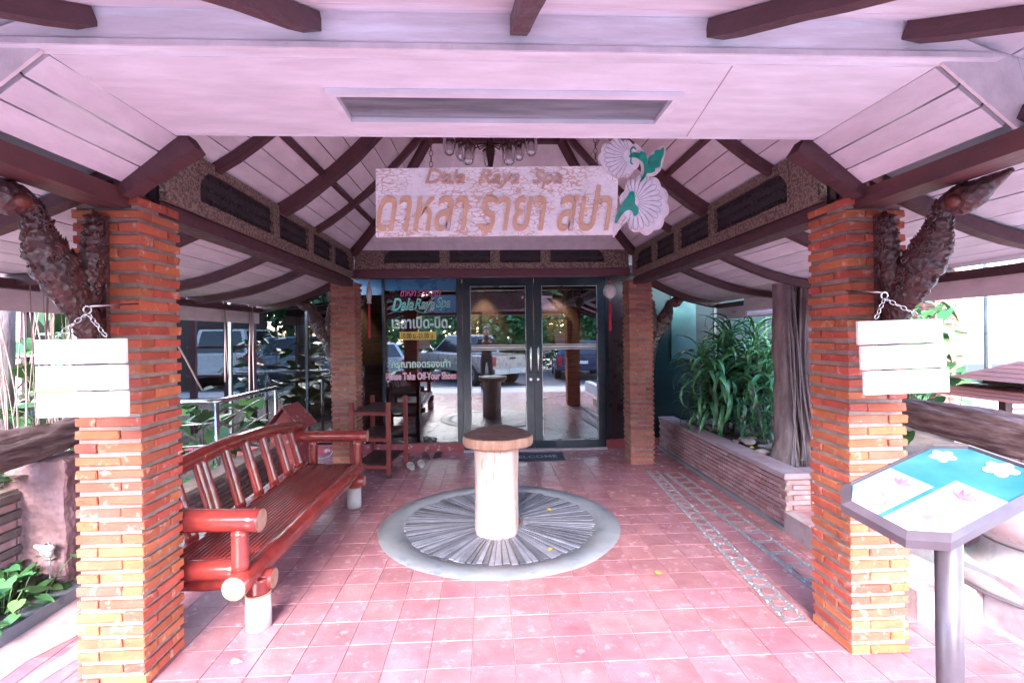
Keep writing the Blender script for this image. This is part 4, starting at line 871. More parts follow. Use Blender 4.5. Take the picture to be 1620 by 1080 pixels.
bam('arm_post', (-1.255, 2.53, .34), (-1.255, 2.53, .55), .042, 1)
bam('arm_post', (-1.19, 4.49, .36), (-1.19, 4.49, .575), .04, 1)
bam('arm_post', (-1.58, 4.50, .36), (-1.58, 4.50, .58), .037, 1)
bam('top_rail', (-1.79, 2.42, .715), (-1.735, 4.62, .68), .052, 6, bow=V((-.02, 0, .085)))
for i in range(8):
    y = 2.56+.262*i; zt = .70+.33*((y-2.42)/2.2)*(1-(y-2.42)/2.2); jit = random.uniform(-.012, .012)
    if i in (2,): bam('back_slat', (-1.655, y-.045, .385), (-1.762, y-.055, zt+.01), .026, 2, r2=.024)
    bam('back_slat', (-1.655, y+jit, .385), (-1.762, y+jit*.4, zt+.01), .034, 2, r2=.030)
m = MB(); m.beam((-1.66, 2.5, .375), (-1.65, 4.5, .375), .06, .03)
for i in range(8):
    y = 2.56+.262*i; m.box((-1.63, y-.035, .372), (-1.605, y+.035, .395))
obj('slat_sill', m, bamM, t)
NS = 17
for i in range(NS):
    x = -1.61+.345*i/(NS-1); u = i/(NS-1)
    bam('seat_slat', (x, 2.615, .372-.03*u), (x+.035*u, 4.45, .376-.01*u), .0092, 6, ends=False, seg=7)
m = MB()
for y in (2.75, 3.2, 3.7, 4.15): m.box((-1.68, y-.02, .335), (-1.24, y+.02, .352))
obj('seat_bearer', m, bamM, t)

# ================================================================= SHOE RACK
t = thing('shoe_rack', 'three tier red wooden shoe rack with dark slatted shelves', 'shoe rack', (-1.2, 5.7, 0))
for x, y in ((-1.475, 5.36), (-1.075, 5.30), (-1.40, 5.98), (-1.0, 5.92)):
    m = MB(); m.box((x-.022, y-.022, .03 if y < 5.5 else 0), (x+.022, y+.022, .80)); p = obj('post', m, rackM, t)
    m = MB(); m.box((x-.024, y-.024, -.0), (x+.024, y+.024, .03)); 
    if y < 5.5: obj('foot', m, rubM, p)
for z in (.13, .42, .70):
    m = MB(); m.beam((-1.453, 5.357, z-.02), (-1.097, 5.303, z-.02), .02, .035); obj('shelf_rail', m, rackM, t)
    m = MB(); m.beam((-1.378, 5.977, z-.02), (-1.022, 5.923, z-.02), .02, .035); obj('shelf_rail', m, rackM, t)
    for i in range(15):
        u = (i+.5)/15; m = MB(); m.beam((-1.463+.37*u, 5.345-.055*u, z+.009), (-1.385+.37*u, 5.995-.055*u, z+.009), .014, .016); obj('shelf_slat', m, rackD, t)
# shoes
def slipper(label, x, y, rz, mat, group=None, sole=None, s=1.):
    t = thing('slipper', label, 'slipper', (x, y, 0), group); t.rotation_euler.z = 0
    m = MB(); pl = [(.036*s*(1+.18*cos(a))*sin(a) if False else .038*s*sin(a)*(1.12 if cos(a) > 0 else .86), .105*s*cos(a)) for a in [2*pi*i/20 for i in range(20)]]
    c, sn = cos(rz), sin(rz); T_ = lambda u, v, z: V((x+u*c-v*sn, y+u*sn+v*c, z)); m.prism(pl, T_, .001, .022*s); obj('sole', m, sole or mat, t)
    m = MB()
    for i in range(8):
        a0, a1 = pi*i/8, pi*(i+1)/8; q = []
        for a in (a0, a1):
            for v in (.005, .065): q.append(T_(.041*s*cos(a), v*s, .018+.034*s*sin(a)))
        m.add([q[0], q[1], q[3], q[2]]+[p+V((0, 0, .005)) for p in (q[0], q[1], q[3], q[2])], [(0, 1, 2, 3), (7, 6, 5, 4), (0, 4, 5, 1), (2, 6, 7, 3), (1, 5, 6, 2), (3, 7, 4, 0)])
    obj('strap', m, mat, t)
slipper('white slipper nearer the shoe rack, of the pair on the red floor', -.905, 5.68, .35, whiteP, 'white slippers'); slipper('white slipper farther from the shoe rack, of the pair on the red floor', -.80, 5.76, .2, whiteP, 'white slippers')
dk = M('dark_shoe', (.06, .035, .035), .5); slipper('dark sandal on the left of the pair under the shop window', -.79, 6.15, .5, dk, 'dark sandals'); slipper('dark sandal on the right of the pair under the shop window', -.66, 6.19, -.3, dk, 'dark sandals')
slipper('worn brown sandal standing beside the foot of the shoe rack', -.955, 6.05, .1, M('brown_shoe', (.2, .1, .09), .6), s=.9)
# door mat
t = thing('door_mat', 'dark blue grey door mat lettered in pale capitals', 'door mat', (.55, 6.1, 0))
m = MB(); m.box((.12, 5.86, .001), (.90, 6.22, .012)); obj('mat', m, M('mat_pile', (.045, .055, .08), .95, bump=1, bscale=120), t)
text_obj('mat_lettering', 'WELCOME', (.51, 6.02, .0128), .62, .13, M('mat_letter_grey', (.3, .33, .38), .9), t, .0005, 0, .01, (0, 0, 0))

# ================================================================= LOG PEDESTAL
t = thing('log_pedestal', 'pale tree trunk pedestal topped by a dark sawn log slab', 'pedestal', (.05, 3.78, 0))
m = MB(); pts = []; rad = []
NRI = 15; seg = 40; vs = []
for i in range(NRI+1):
    z = .675*i/NRI; r0 = .168 if z > .05 else .168
    r0 *= .985+.012*cos(i*.45)
    for k in range(seg):
        a = 2*pi*k/seg; w_ = 1+.07*MN.noise(V((cos(a)*1.6, sin(a)*1.6, z*1.2)))+.035*MN.noise(V((cos(a)*6, sin(a)*6, z*2)))+.02*sin(a*7+z*2)
        vs.append((.05+r0*w_*cos(a), 3.78+r0*w_*sin(a)*1.0, z+.002))
m.add(vs, [(i*seg+k, i*seg+(k+1) % seg, (i+1)*seg+(k+1) % seg, (i+1)*seg+k) for i in range(NRI) for k in range(seg)], 0, True); obj('trunk', m, stumpM, t)
m = MB(); seg = 48; ol = []
for k in range(seg):
    a = 2*pi*k/seg; rx = .265; ry = .24 if sin(a) < 0 else .44
    rx *= 1-.38*max(0, sin(a))**1.3; w_ = 1+.05*MN.noise(V((cos(a)*2, sin(a)*2, 7)))+.02*MN.noise(V((cos(a)*9, sin(a)*9, 7)))
    ol.append((.06+rx*cos(a)*w_, 3.76+ry*sin(a)*w_))
rings = [(1.0-.03, .672), (1.0, .685), (1.01, .715), (.995, .738), (.97, .745)]
vs = [(.06+(x-.06)*s, 3.76+(y-3.76)*s, z+.003*MN.noise(V((x*20, y*20, 0)))) for s, z in rings for x, y in ol]
fs = [(i*seg+k, i*seg+(k+1) % seg, (i+1)*seg+(k+1) % seg, (i+1)*seg+k) for i in range(4) for k in range(seg)]
m.add(vs, fs, 1, True); m.f += [tuple(range(seg))[::-1]]; m.mi += [1]; m.sm += [False]
tops = []; base = len(m.v)
for s in (.97, .7, .4, .12):
    for x, y in ol: tops.append((.06+(x-.06)*s, 3.76+(y-3.76)*s, .745+.006*MN.noise(V((x*9*s, y*9*s, 2)))-(.004 if s < .5 else 0)))
m.add(tops, [(i*seg+k, i*seg+(k+1) % seg, (i+1)*seg+(k+1) % seg, (i+1)*seg+k) for i in range(3) for k in range(seg)]+[tuple(range(3*seg, 4*seg))], 0, True)
obj('slab', m, [slabT, slabE], t)

# ================================================================= RIGHT PLANTER, ROCKS, DRACAENA, FIG
t = thing('planter_wall', 'low faded brick planter wall with cement coping along the right of the porch', 'planter wall', (2.3, 4.9, 0))
m = MB(); m.box((2.235, 3.64, -.01), (2.42, 6.39, .385)); m.box((2.421, 3.64, -.01), (3.3, 3.8, .385)); obj('wall_core', m, mortar, t)
m = MB(); m.hexa([(2.215, 3.62, .386), (2.215, 6.40, .386), (2.43, 6.40, .386), (2.43, 3.62, .386)][::-1], [(2.225, 3.63, .425), (2.225, 6.40, .405), (2.42, 6.40, .405), (2.42, 3.63, .425)][::-1]); m.box((2.431, 3.62, .386), (3.3, 3.81, .423)); obj('coping', m, M('coping_cement', (.42, .33, .36), .8, col2=(.34, .2, .23), nscale=4, bump=.3), t)
m = MB(); m.box((2.195, 3.61, -.004), (2.234, 6.39, .03)); obj('wall_foot', m, concM, t)
m = MB(); m.box((2.20, 2.45, -.005), (2.555, 3.605, .15)); obj('plastered_foot', m, M('worn_plaster', (.45, .36, .38), .8, col2=(.36, .16, .19), nscale=5, thr=(.5, .62), bump=.4), t)
plB = M('planter_brick', (.38, .18, .19), .8, var=.2, hue=.01, col2=(.46, .32, .35), nscale=4, col3=(.5, .36, .39), bump=.6, bscale=50)
pm = []
for k in range(4):
    b = MB(); b.box((-.012, -.089, -.0165), (.012, .089, .0165)); me = bevel(b.mesh('brick', plB), .003)
    for v in me.vertices: v.co += V([random.uniform(-1, 1)*.002 for _ in range(3)])
    pm.append(me)
for r in range(9):
    z = .052+.0385*r; off = .093 if r % 2 else 0
    for i in range(15):
        y = 3.73+.186*i+off-.05
        if y > 6.33: continue
        piece('brick', random.choice(pm), t, (2.229+random.uniform(-.003, .002), y, z), (0, 0, random.uniform(-.01, .01)), (1, .98, random.uniform(.9, 1.05)))
    for i in range(3): piece('brick', random.choice(pm), t, (2.33+.19*i+off*.5, 3.634, z), (0, 0, pi/2), (1, .97, 1))
g = MB(); vs = [(2.42+4.4*i/16, 3.7+2.7*j/16, .355+.03*MN.noise(V((i*.6, j*.6, 9)))) for j in range(17) for i in range(17)]
g.add(vs, [(j*17+i, j*17+i+1, (j+1)*17+i+1, (j+1)*17+i) for j in range(16) for i in range(16)], 0, True); structure('planter_soil', g, soilM)
rk = []
for k in range(5):
    bm = bmesh.new(); bmesh.ops.create_icosphere(bm, subdivisions=2, radius=1)
    for v in bm.verts: v.co *= 1+.28*MN.noise(v.co*1.3+V((k*9, 0, 0))); v.co.z *= .55
    me = bpy.data.meshes.new('river_stone'); bm.to_mesh(me); bm.free(); me.materials.append(stoneM)
    for p in me.polygons: p.use_smooth = True
    rk.append(me)
for i in range(150):
    x = random.uniform(2.46, 3.7); y = random.uniform(3.95, 6.25)
    if sqrt((x-2.72)**2+(y-4.2)**2) < .3: continue
    r = random.uniform(.03, .062); o = piece('river_stone', rk[i % 5], None, (x, y, .385+random.uniform(0, .03)), (random.uniform(-.3, .3), random.uniform(-.3, .3), random.uniform(0, 6)), (r*1.3, r, r))
    tag(o, 'smooth grey pink river stone in the gravel bed behind the low brick wall', 'stone', 'river stones in the right planter')
# leaf meshes
def strap_leaf(L, w, droop, n=7, mat=leafD, name='leaf', fold=.25):
    m = MB(); vs = []; x = y = 0; a = .55; z = 0
    for i in range(n+1):
        u = i/n; ww = w*(.25+1.0*sin(pi*min(1, .08+u*.92))**.8)*(1 if u < 1 else .05)
        vs += [(x, -ww/2, z+ww*fold), (x, 0, z), (x, ww/2, z+ww*fold)]
        x += L/n*cos(a); z += L/n*sin(a); a -= droop/n*(1+u)
    m.add(vs, [(i*3+k, i*3+k+1, i*3+k+4, i*3+k+3) for i in range(n) for k in (0, 1)], 0, True); return m.mesh(name, mat)
def heart_leaf(L=1., mat=leafM, name='leaf'):
    half = [(0, 0), (-.10, .16), (-.04, .30), (.12, .38), (.34, .37), (.58, .27), (.82, .11), (1.0, 0)]; m = MB(); vs = []; fs = []
    for x, y in half: vs += [(x*L, 0 if y else 0, -.10*L*x*x), (x*L, y*L, .05*L-.14*L*x*x+.03*L*sin(x*9)), (x*L, -y*L, .05*L-.14*L*x*x)]
    for i in range(len(half)-1): fs += [(i*3, i*3+3, i*3+4, i*3+1), (i*3+3, i*3, i*3+2, i*3+5)]
    m.add(vs, fs, 0, True); return m.mesh(name, mat)
straps = [strap_leaf(.46, .042, 1.7), strap_leaf(.52, .048, 2.5), strap_leaf(.40, .040, 1.1), strap_leaf(.5, .036, 3.0)]
hearts = [heart_leaf(1, leafM), heart_leaf(1, leafB)]; heartY = heart_leaf(1, leafY); dryL = heart_leaf(1, dryM)
def dracaena(label, x, y, z0, stems, nleaf, size=1., group='glossy strap leaved plants in the right planter'):
    t = thing('dracaena', label, 'plant', (x, y, z0), group)
    for (dx, dy, h) in stems:
        m = MB(); top = V((x+dx, y+dy, z0+h)); m.tube([(x+dx*.15, y+dy*.15, z0-.03), (x+dx*.6, y+dy*.6, z0+h*.5), top], [.018, .014, .010], 7); obj('stem', m, barkM, t)
        for i in range(nleaf):
            u = i/nleaf; c = V((x+dx*(.6+.4*u), y+dy*(.6+.4*u), z0+h*(.22+.78*u) if h > .4 else z0+h*u)); a = i*2.4+random.uniform(-.3, .3)
            s = size*random.uniform(.75, 1.15)*(1 if u < .8 else .8)
            piece('leaf', random.choice(straps), t, c, (random.uniform(-.3, .3), -.75*u+random.uniform(-.25, .4), a), (s*random.uniform(.85, 1.15), s*.68, s))
dracaena('tall dense dracaena with drooping dark leaves at the back of the planter', 2.72, 5.55, .30, [(0, 0, 1.15), (-.30, -.05, .95), (.30, -.1, 1.2), (.15, .15, 1.25), (-.15, -.2, .8)], 70, 1.25)
dracaena('bushy dracaena directly left of the fig trunk', 2.78, 4.75, .30, [(0, 0, .52), (-.12, .1, .65), (.12, -.05, .42)], 26, .72)
dracaena('middle dracaena with upright glossy leaves between bush and trunk', 3.15, 5.05, .30, [(0, 0, 1.15), (-.2, .1, .95), (.25, .1, 1.3), (.1, -.1, .7)], 56, 1.15)
dracaena('tiny spiky dracaena seedling on the planter corner by the wall', 2.47, 5.62, .36, [(0, 0, .10)], 14, .36)
dracaena('tall shaded dracaena deep behind the fig trunk', 3.7, 5.6, .30, [(0, 0, 1.3), (-.3, 0, 1.0), (.3, 0, 1.5)], 34, 1.1)
for i in range(16):
    x, y = random.uniform(2.45, 3.1), random.uniform(3.85, 5.6); s = random.uniform(.04, .075)
    tag(piece('fallen_leaf', heartY if i % 2 else dryL, None, (x, y, .43), (random.uniform(-.3, .3), random.uniform(-.3, .3), random.uniform(0, 6)), (s, s, s)), 'small fallen yellow or brown leaf among the planter stones', 'fallen leaf', 'fallen leaves in the right planter')
for i, (px, py, lb) in enumerate(((1.02, 3.02, 'small yellow fallen leaf right of the round paving'), (1.86, 4.62, 'yellow fallen petal near the foot of the planter wall, halfway back'), (1.58, 5.35, 'yellow fallen petal in front of the back right column'), (.42, 3.42, 'yellow fallen leaf on the slate strips right of the pedestal'), (.49, 4.2, 'pale fallen petal on the slate strips behind the pedestal'), (-1.2, 2.33, 'white crumpled petal on the floor by the bench foot'))):
    s = .045; o = piece('fallen_petal', heartY if i < 5 else heart_leaf(1, whiteP, 'fallen_petal'), None, (px, py, .014), (.1, .1, i*1.3), (s, s, s)); tag(o, lb, 'fallen petal', 'fallen petals on the porch floor')
# fig tree with fused aerial roots
t = thing('fig_tree', 'grey fig tree of fused trunks and hanging roots growing through the eave', 'tree', (2.72, 4.25, .3))
def trunk(pts, rad, nm='trunk', seg=20, wob=.25): m = MB(); m.tube(pts, rad, seg, wob=wob); return obj(nm, m, barkM, t)
def curve(p, n=5): 
    return [V(q) for q in sp2([tuple(x) for x in p], n, False)]+[V(p[-1])]
def rr(r, k): 
    n = (len(r)-1)*5+1; return [r[min(int(i/5), len(r)-2)]*(1-(i/5-min(int(i/5), len(r)-2)))+r[min(int(i/5)+1, len(r)-1)]*(i/5-min(int(i/5), len(r)-2)) for i in range(n)]
trunk(curve([(2.60, 4.25, .25), (2.63, 4.25, .55), (2.625, 4.27, 1.1), (2.62, 4.28, 1.7), (2.68, 4.3, 2.6), (2.75, 4.3, 3.6)]), rr([.17, .10, .08, .08, .10, .11], 0))
trunk(curve([(2.80, 4.14, .25), (2.78, 4.16, .5), (2.765, 4.18, 1.0), (2.79, 4.2, 1.7), (2.85, 4.25, 2.8), (2.9, 4.3, 3.8)]), rr([.14, .075, .058, .06, .08, .09], 0))
trunk(curve([(2.88, 4.30, .25), (2.84, 4.3, .8), (2.85, 4.32, 1.6), (3.0, 4.4, 3.2)]), rr([.16, .1, .09, .1], 0))
for i in range(16):
    x = 2.60+.25*random.random(); y = 4.08+.08*random.random(); c = [(x+random.uniform(-.06, .1), y-.02, .3), (x, y, .8), (x+random.uniform(-.03, .03), y+.04, 1.3), (x+random.uniform(-.03, .05), y+.06, 1.9)]
    trunk(curve(c, 4), [random.uniform(.005, .013)]*13, 'aerial_root', 6, 0)
# crown above the roof
def crown(name, c, rx, ry, rz, n, size, mat, parent=None, seed=0, hollow=.35, nclump=40):
    rnd = random.Random(seed); cl = []
    for i in range(nclump):
        a = rnd.uniform(0, 2*pi); b = math.acos(rnd.uniform(-1, 1)); k = rnd.uniform(hollow, 1); cl.append((c[0]+rx*k*sin(b)*cos(a), c[1]+ry*k*sin(b)*sin(a), c[2]+rz*k*cos(b), rnd.uniform(.12, .34)*min(rx, rz)))
    m = MB()
    for i in range(n):
        x, y, z, r = cl[rnd.randrange(nclump)]; p = V((rnd.gauss(0, 1), rnd.gauss(0, 1), rnd.gauss(0, .8)))*r*.55+V((x, y, z)); s = size*rnd.uniform(.6, 1.3)
        u = V((rnd.gauss(0, 1), rnd.gauss(0, 1), rnd.gauss(0, .6))).normalized()*s; w = u.cross(V((rnd.gauss(0, 1), rnd.gauss(0, 1), 1))).normalized()*s*.36
        m.add([p, p+u*.5+w, p+u, p+u*.5-w], [(0, 1, 2, 3)])
    o = obj(name, m, mat, parent)
    return o
for q in ((2.0, 3.8, 5.2), (3.4, 4.9, 5.4), (3.9, 3.4, 5.0)): trunk([(2.78, 4.3, 3.5), V(q)*.5+V((1.4, 2.15, 2.0)), q], [.09, .06, .03], 'limb', 8)
o = crown('crown', (3.4, 4.4, 5.6), 2.0, 2.0, 1.3, 1800, .16, leafM, t, 3); o['kind'] = 'stuff'

# ================================================================= MENU STAND
t = thing('menu_stand', 'octagonal tilted menu board on a grey post, blue print with pale flowers', 'menu stand', (1.235, 1.29, 0))
Bq, Tq, Lq = V((1.063, 1.12, .984)), V((1.406, 1.46, 1.145)), V((.988, 1.36, 1.035)); Bq += V((-.043, 0, 0)); Tq += V((-.043, 0, 0)); Lq += V((-.043, 0, 0)); e1 = (Tq-Lq); e2 = (Bq-Lq); ln1, ln2 = e1.length*1.16, e2.length*1.08; e1.normalize(); e2 = (e2-e1*e2.dot(e1)).normalized(); nn = e2.cross(e1)
if nn.z < 0: nn = -nn
MP = lambda u, v, d: Lq+e1*(u*ln1)+e2*(v*ln2)+nn*d
def octo(i, cu=.13, cv=.2): return [(cu+i, i), (1-cu-i, i), (1-i, cv+i), (1-i, 1-cv-i), (1-cu-i, 1-i), (cu+i, 1-i), (i, 1-cv-i), (i, cv+i)]
m = MB(); o_, i_ = octo(0), octo(.045); n = 8
for k in range(8):
    a, b, c, d = o_[k], o_[(k+1) % 8], i_[(k+1) % 8], i_[k]
    m.hexa([MP(*a, -.022), MP(*b, -.022), MP(*c, -.022), MP(*d, -.022)], [MP(*a, .002), MP(*b, .002), MP(*c, .012), MP(*d, .012)])
obj('rim', m, greyP, t)
m = MB(); m.prism(octo(.04), MP, -.020, .0); obj('tray', m, greyP, t)
prB = M('teal_print', (.012, .11, .17), .35, col2=(.05, .17, .22), nscale=5, spec=.6); prW = M('white_print', (.42, .45, .46), .35, spec=.6); prP = M('pink_print', (.45, .06, .13), .4, col2=(.5, .16, .25), nscale=30); prC = M('cream_petal_print', (.5, .36, .38), .4); prG = M('grey_print', (.14, .10, .13), .4, col2=(.3, .25, .3), nscale=60); prT = M('green_print', (.1, .45, .38), .4)
m = MB(); m.prism(octo(.05), MP, .0005, .003); pn = obj('printed_panel', m, prB, t)
def flat(nm, poly, mat, d): 
    m = MB(); m.prism(poly, MP, d, d+.0006); return obj(nm, m, mat, pn)
flat('print', [(.19, .06), (.47, .06), (.47, .47), (.06, .47), (.06, .22)], prW, .0031)
flat('print', [(.06, .52), (.60, .52), (.60, .94), (.18, .94), (.06, .80)], prW, .0031)
def flower_(cu, cv, r, mat): 
    flat('printed_flower', [(cu+r*(.62+.38*abs(cos(2.5*a)))*cos(a), cv+r*1.6*(.62+.38*abs(cos(2.5*a)))*sin(a)) for a in [2*pi*k/50 for k in range(50)]], mat, .0038)
flower_(.78, .20, .07, prC); flower_(.86, .62, .085, prC)
def lotus(cu, cv, s):
    for k in range(5):
        a = -.9+.45*k; flat('printed_petal', [(cu, cv), (cu+s*.4*cos(a)-s*.12*sin(a), cv+1.5*(s*.4*sin(a)+s*.12*cos(a))), (cu+s*cos(a), cv+1.5*s*sin(a)), (cu+s*.4*cos(a)+s*.12*sin(a), cv+1.5*(s*.4*sin(a)-s*.12*cos(a)))], prP, .0039+.0001*k)
lotus(.36, .28, .10); lotus(.46, .70, .12)
for cu, cv, r in ((.24, .30, .03), (.13, .36, .02), (.18, .40, .022), (.20, .70, .05)): flat('printed_mark', [(cu+r*1.3*cos(a), cv+r*sin(a)) for a in [2*pi*k/12 for k in range(12)]], prG, .0038)
m = MB()
for i in range(12):
    u0, u1 = i/12, (i+1)/12; f = lambda u: (.24+.10*u, .66+.24*u+.05*sin(u*5)); a, b = f(u0), f(u1); m.hexa([MP(a[0]-.008, a[1], .0038), MP(a[0]+.008, a[1], .0038), MP(b[0]+.008, b[1], .0038), MP(b[0]-.008, b[1], .0038)], [MP(a[0]-.008, a[1], .0043), MP(a[0]+.008, a[1], .0043), MP(b[0]+.008, b[1], .0043), MP(b[0]-.008, b[1], .0043)])
obj('printed_mark', m, prT, pn)
cx_, cy_ = 1.215, 1.255
m = MB(); m.cyl((cx_, cy_, .012), (cx_, cy_, 1.03), .030, 20); obj('post', m, greyP, t)
m = MB(); m.lathe((cx_, cy_, 0), [(.0, .012), (.17, .011), (.18, .006), (.18, .001)], 28); obj('base_plate', m, greyP, t)

# ================================================================= RIGHT: POT, LOG RAIL, BLOCK, LANTERN, AIR CONDITIONER
t = thing('water_jar', 'big white glazed jar with flared foot on the plinth behind the menu stand', 'jar', (2.92, 2.45, .25))
m = MB(); m.lathe((2.95, 2.45, 0), [(.40, .145), (.43, .16), (.435, .19), (.40, .22), (.33, .26), (.29, .31), (.28, .36), (.31, .40), (.38, .44), (.43, .52), (.44, .60), (.40, .68), (.34, .72), (.36, .74), (.35, .75), (.30, .72)], 44); obj('body', m, ceraM, t)
m = MB(); m.lathe((2.95, 2.45, 0), [(.30, .71), (.0, .71)], 30); obj('water', m, M('dark_water', (.03, .04, .04), .05), t)
m = MB(); m.torus((2.95, 2.45, .155), .432, .008, None, 44, 6); m.torus((2.95, 2.45, .385), .298, .006, None, 44, 6); obj('dark_band', m, M('dark_glaze', (.12, .11, .13), .4), t)
t = thing('log_rail', 'weathered old tree trunk laid as a rail on the right side', 'log', (2.78, 2.9, .9))
def log(t, pts, rad, seed):
    m = MB(); P_ = curve(pts, 10); k = len(P_); seg = 44; n = len(rad)-1; R_ = [rad[min(int(i/10), n-1)]*(1-(i/10-min(int(i/10), n-1)))+rad[min(int(i/10)+1, n)]*(i/10-min(int(i/10), n-1)) for i in range(k)]; vs = []
    for i, p in enumerate(P_):
        T = (P_[min(i+1, k-1)]-P_[max(i-1, 0)]).normalized(); x = T.cross(V((0, 0, 1))).normalized(); y = x.cross(T)
        for q in range(seg):
            a = 2*pi*q/seg; r = R_[i]*(1+.26*MN.noise(V((cos(a)*2.2+seed, sin(a)*2.2, i*.10)))+.26*abs(MN.noise(V((cos(a)*5+seed, sin(a)*5, i*.06))))+.1*MN.noise(V((cos(a)*14+seed, sin(a)*14, i*.3)))); vs.append(p+x*cos(a)*r*.85+y*sin(a)*r)
    m.add(vs, [(i*seg+q, i*seg+(q+1) % seg, (i+1)*seg+(q+1) % seg, (i+1)*seg+q) for i in range(k-1) for q in range(seg)]+[tuple(range(seg))[::-1], tuple(range((k-1)*seg, k*seg))], 0, False)
    for i in range(len(m.sm)-2): m.sm[i] = True
    obj('log', m, logM, t)
log(t, [(2.72, 3.35, .97), (2.76, 3.1, .965), (2.80, 2.8, .94), (2.85, 2.4, .90), (2.9, 1.9, .88)], [.04, .085, .10, .11, .12], 1)
m = MB(); m.box((2.88, 2.1, .98), (2.93, 2.72, 1.03)); obj('split_rail', m, logM, t)
def block(label, a, b, seed):
    bm = bmesh.new(); bmesh.ops.create_cube(bm, size=1); bmesh.ops.subdivide_edges(bm, edges=bm.edges[:], cuts=13, use_grid_fill=True)
    c = (V(a)+V(b))/2; s = V(b)-V(a)
    for v in bm.verts: v.co = V((v.co.x*s.x, v.co.y*s.y, v.co.z*s.z))
    for _ in range(3): bmesh.ops.smooth_vert(bm, verts=bm.verts[:], factor=.5, use_axis_x=True, use_axis_y=True, use_axis_z=True)
    for v in bm.verts: v.co += V((MN.noise(v.co*7+V((seed, 0, 0))), MN.noise(v.co*7+V((0, seed, 0))), MN.noise(v.co*7)))*.014+v.co.normalized()*MN.noise(v.co*38)*.008
    me = bpy.data.meshes.new('laterite_block'); bm.to_mesh(me); bm.free(); me.materials.append(latM); o = bpy.data.objects.new('laterite_block', me); link(o); o.location = c; tag(o, label, 'stone block')
block('pitted pinkish laterite block carrying the right log rail', (2.74, 2.0, .15), (3.05, 2.78, .83), 3)
block('pitted pinkish laterite block under the left log rail', (-2.85, 3.02, .02), (-2.50, 3.28, .80), 8)
# garden lantern with double roof
t = thing('garden_lantern', 'dark wooden garden lantern with two tiered hip roof on a post', 'lantern', (3.72, 3.2, .6))
def tier(z0, z1, r0, r1, n=4):
    for k in range(n):
        a, b = k/n, (k+1)/n; m = MB(); ra = r0+(r1-r0)*a; rb = (r0+(r1-r0)*b)+.01; za = z0+(z1-z0)*a; zb = z0+(z1-z0)*b
        c = (3.72, 3.2); lo = [(c[0]-ra, c[1]-ra, za), (c[0]+ra, c[1]-ra, za), (c[0]+ra, c[1]+ra, za), (c[0]-ra, c[1]+ra, za)]; up = [(c[0]-rb, c[1]-rb, zb-.003), (c[0]+rb, c[1]-rb, zb-.003), (c[0]+rb, c[1]+rb, zb-.003), (c[0]-rb, c[1]+rb, zb-.003)]
        m.hexa(lo, up); obj('roof_board', m, woodR, t)
tier(1.03, 1.11, .40, .24); tier(1.15, 1.28, .31, .04, 5)
m = MB(); m.box((3.54, 3.02, 1.111), (3.90, 3.38, 1.149)); obj('lantern_box', m, woodM, t)
for dx in (-.2, .2):
    m = MB(); m.box((3.72+dx-.025, 3.18, .12), (3.72+dx+.025, 3.23, 1.029)); obj('post', m, woodR, t)
t = thing('air_conditioner', 'white outdoor air conditioner box with louvred side behind the right log', 'air conditioner', (4.9, 4.6, .2))
m = MB(); m.box((4.72, 4.4, .30), (5.7, 4.8, 1.02)); obj('case', m, whiteP, t)
for k in range(6):
    m = MB(); m.box((4.80, 4.385, .58+.055*k), (5.06, 4.399, .60+.055*k)); obj('louvre', m, greyP, t)
m = MB(); m.box((4.785, 4.39, .56), (5.075, 4.3985, .575)); obj('louvre_frame', m, greyP, t)
# right hand neighbour shopfront
t = thing('side_shopfront', 'bright reflecting glass front with thin mullions beyond the right pillar', 'shopfront', (7, 6.4, 0))
for x in (5.7, 6.75, 7.8, 8.9): 
    m = MB(); m.box((x-.02, 6.34, .2), (x+.02, 6.42, 2.4)); obj('mullion', m, MATS['silver_mullion'], t)
for x0, x1 in ((5.72, 6.73), (6.77, 7.78), (7.82, 8.88)):
    m = MB(); m.box((x0, 6.37, .21), (x1, 6.376, 2.4)); obj('pane', m, glass('bright_glass', .45, (.35, .4, .45)), t)
m = MB(); m.box((4.5, 6.35, .0), (9, 6.46, .2)); obj('plinth', m, plinM, t)
m = MB(); m.box((4.5, 7.2, 0), (9.5, 7.3, 2.9)); m.box((4.52, 6.46, 0), (4.6, 7.19, 2.9)); obj('back_wall', m, intD, t)
# ================================================================= LEFT SIDE
t = thing('bench_back_wall', 'low grey brick planter wall behind the bamboo bench', 'planter wall', (-2.2, 4.2, 0))
m = MB(); m.box((-2.30, 3.2, -.01), (-2.14, 5.6, .42)); obj('wall_core', m, mortar, t)
wb = M('grey_brick', (.22, .17, .17), .85, var=.25, col2=(.15, .10, .10), nscale=8, bump=.6, bscale=50)
wm = [tint(me, wb) for me in pm]
for r in range(10):
    for i in range(13):
        y = 3.30+.186*i+(.093 if r % 2 else 0)
        if y < 5.52: piece('brick', random.choice(wm), t, (-2.136, y, .03+.039*r), (0, 0, random.uniform(-.01, .01)), (1, .98, 1))
t = thing('steel_railing', 'stainless steel handrail with thin curved bars in front of the left glazing', 'railing', (-2.42, 5.0, 0))
m = MB()
for p in ((-2.42, 4.5), (-2.40, 5.67), (-3.7, 4.5)):
    m = MB(); m.cyl((*p, 0), (*p, .93), .019, 12); obj('post', m, steelM, t)
m = MB(); m.tube([(-4.2, 4.5, .94), (-3.0, 4.5, .94), (-2.5, 4.5, .94), (-2.43, 4.53, .94), (-2.42, 4.6, .94), (-2.40, 5.67, .94), (-2.40, 5.74, .93)], .024, 12); obj('handrail', m, steelM, t)
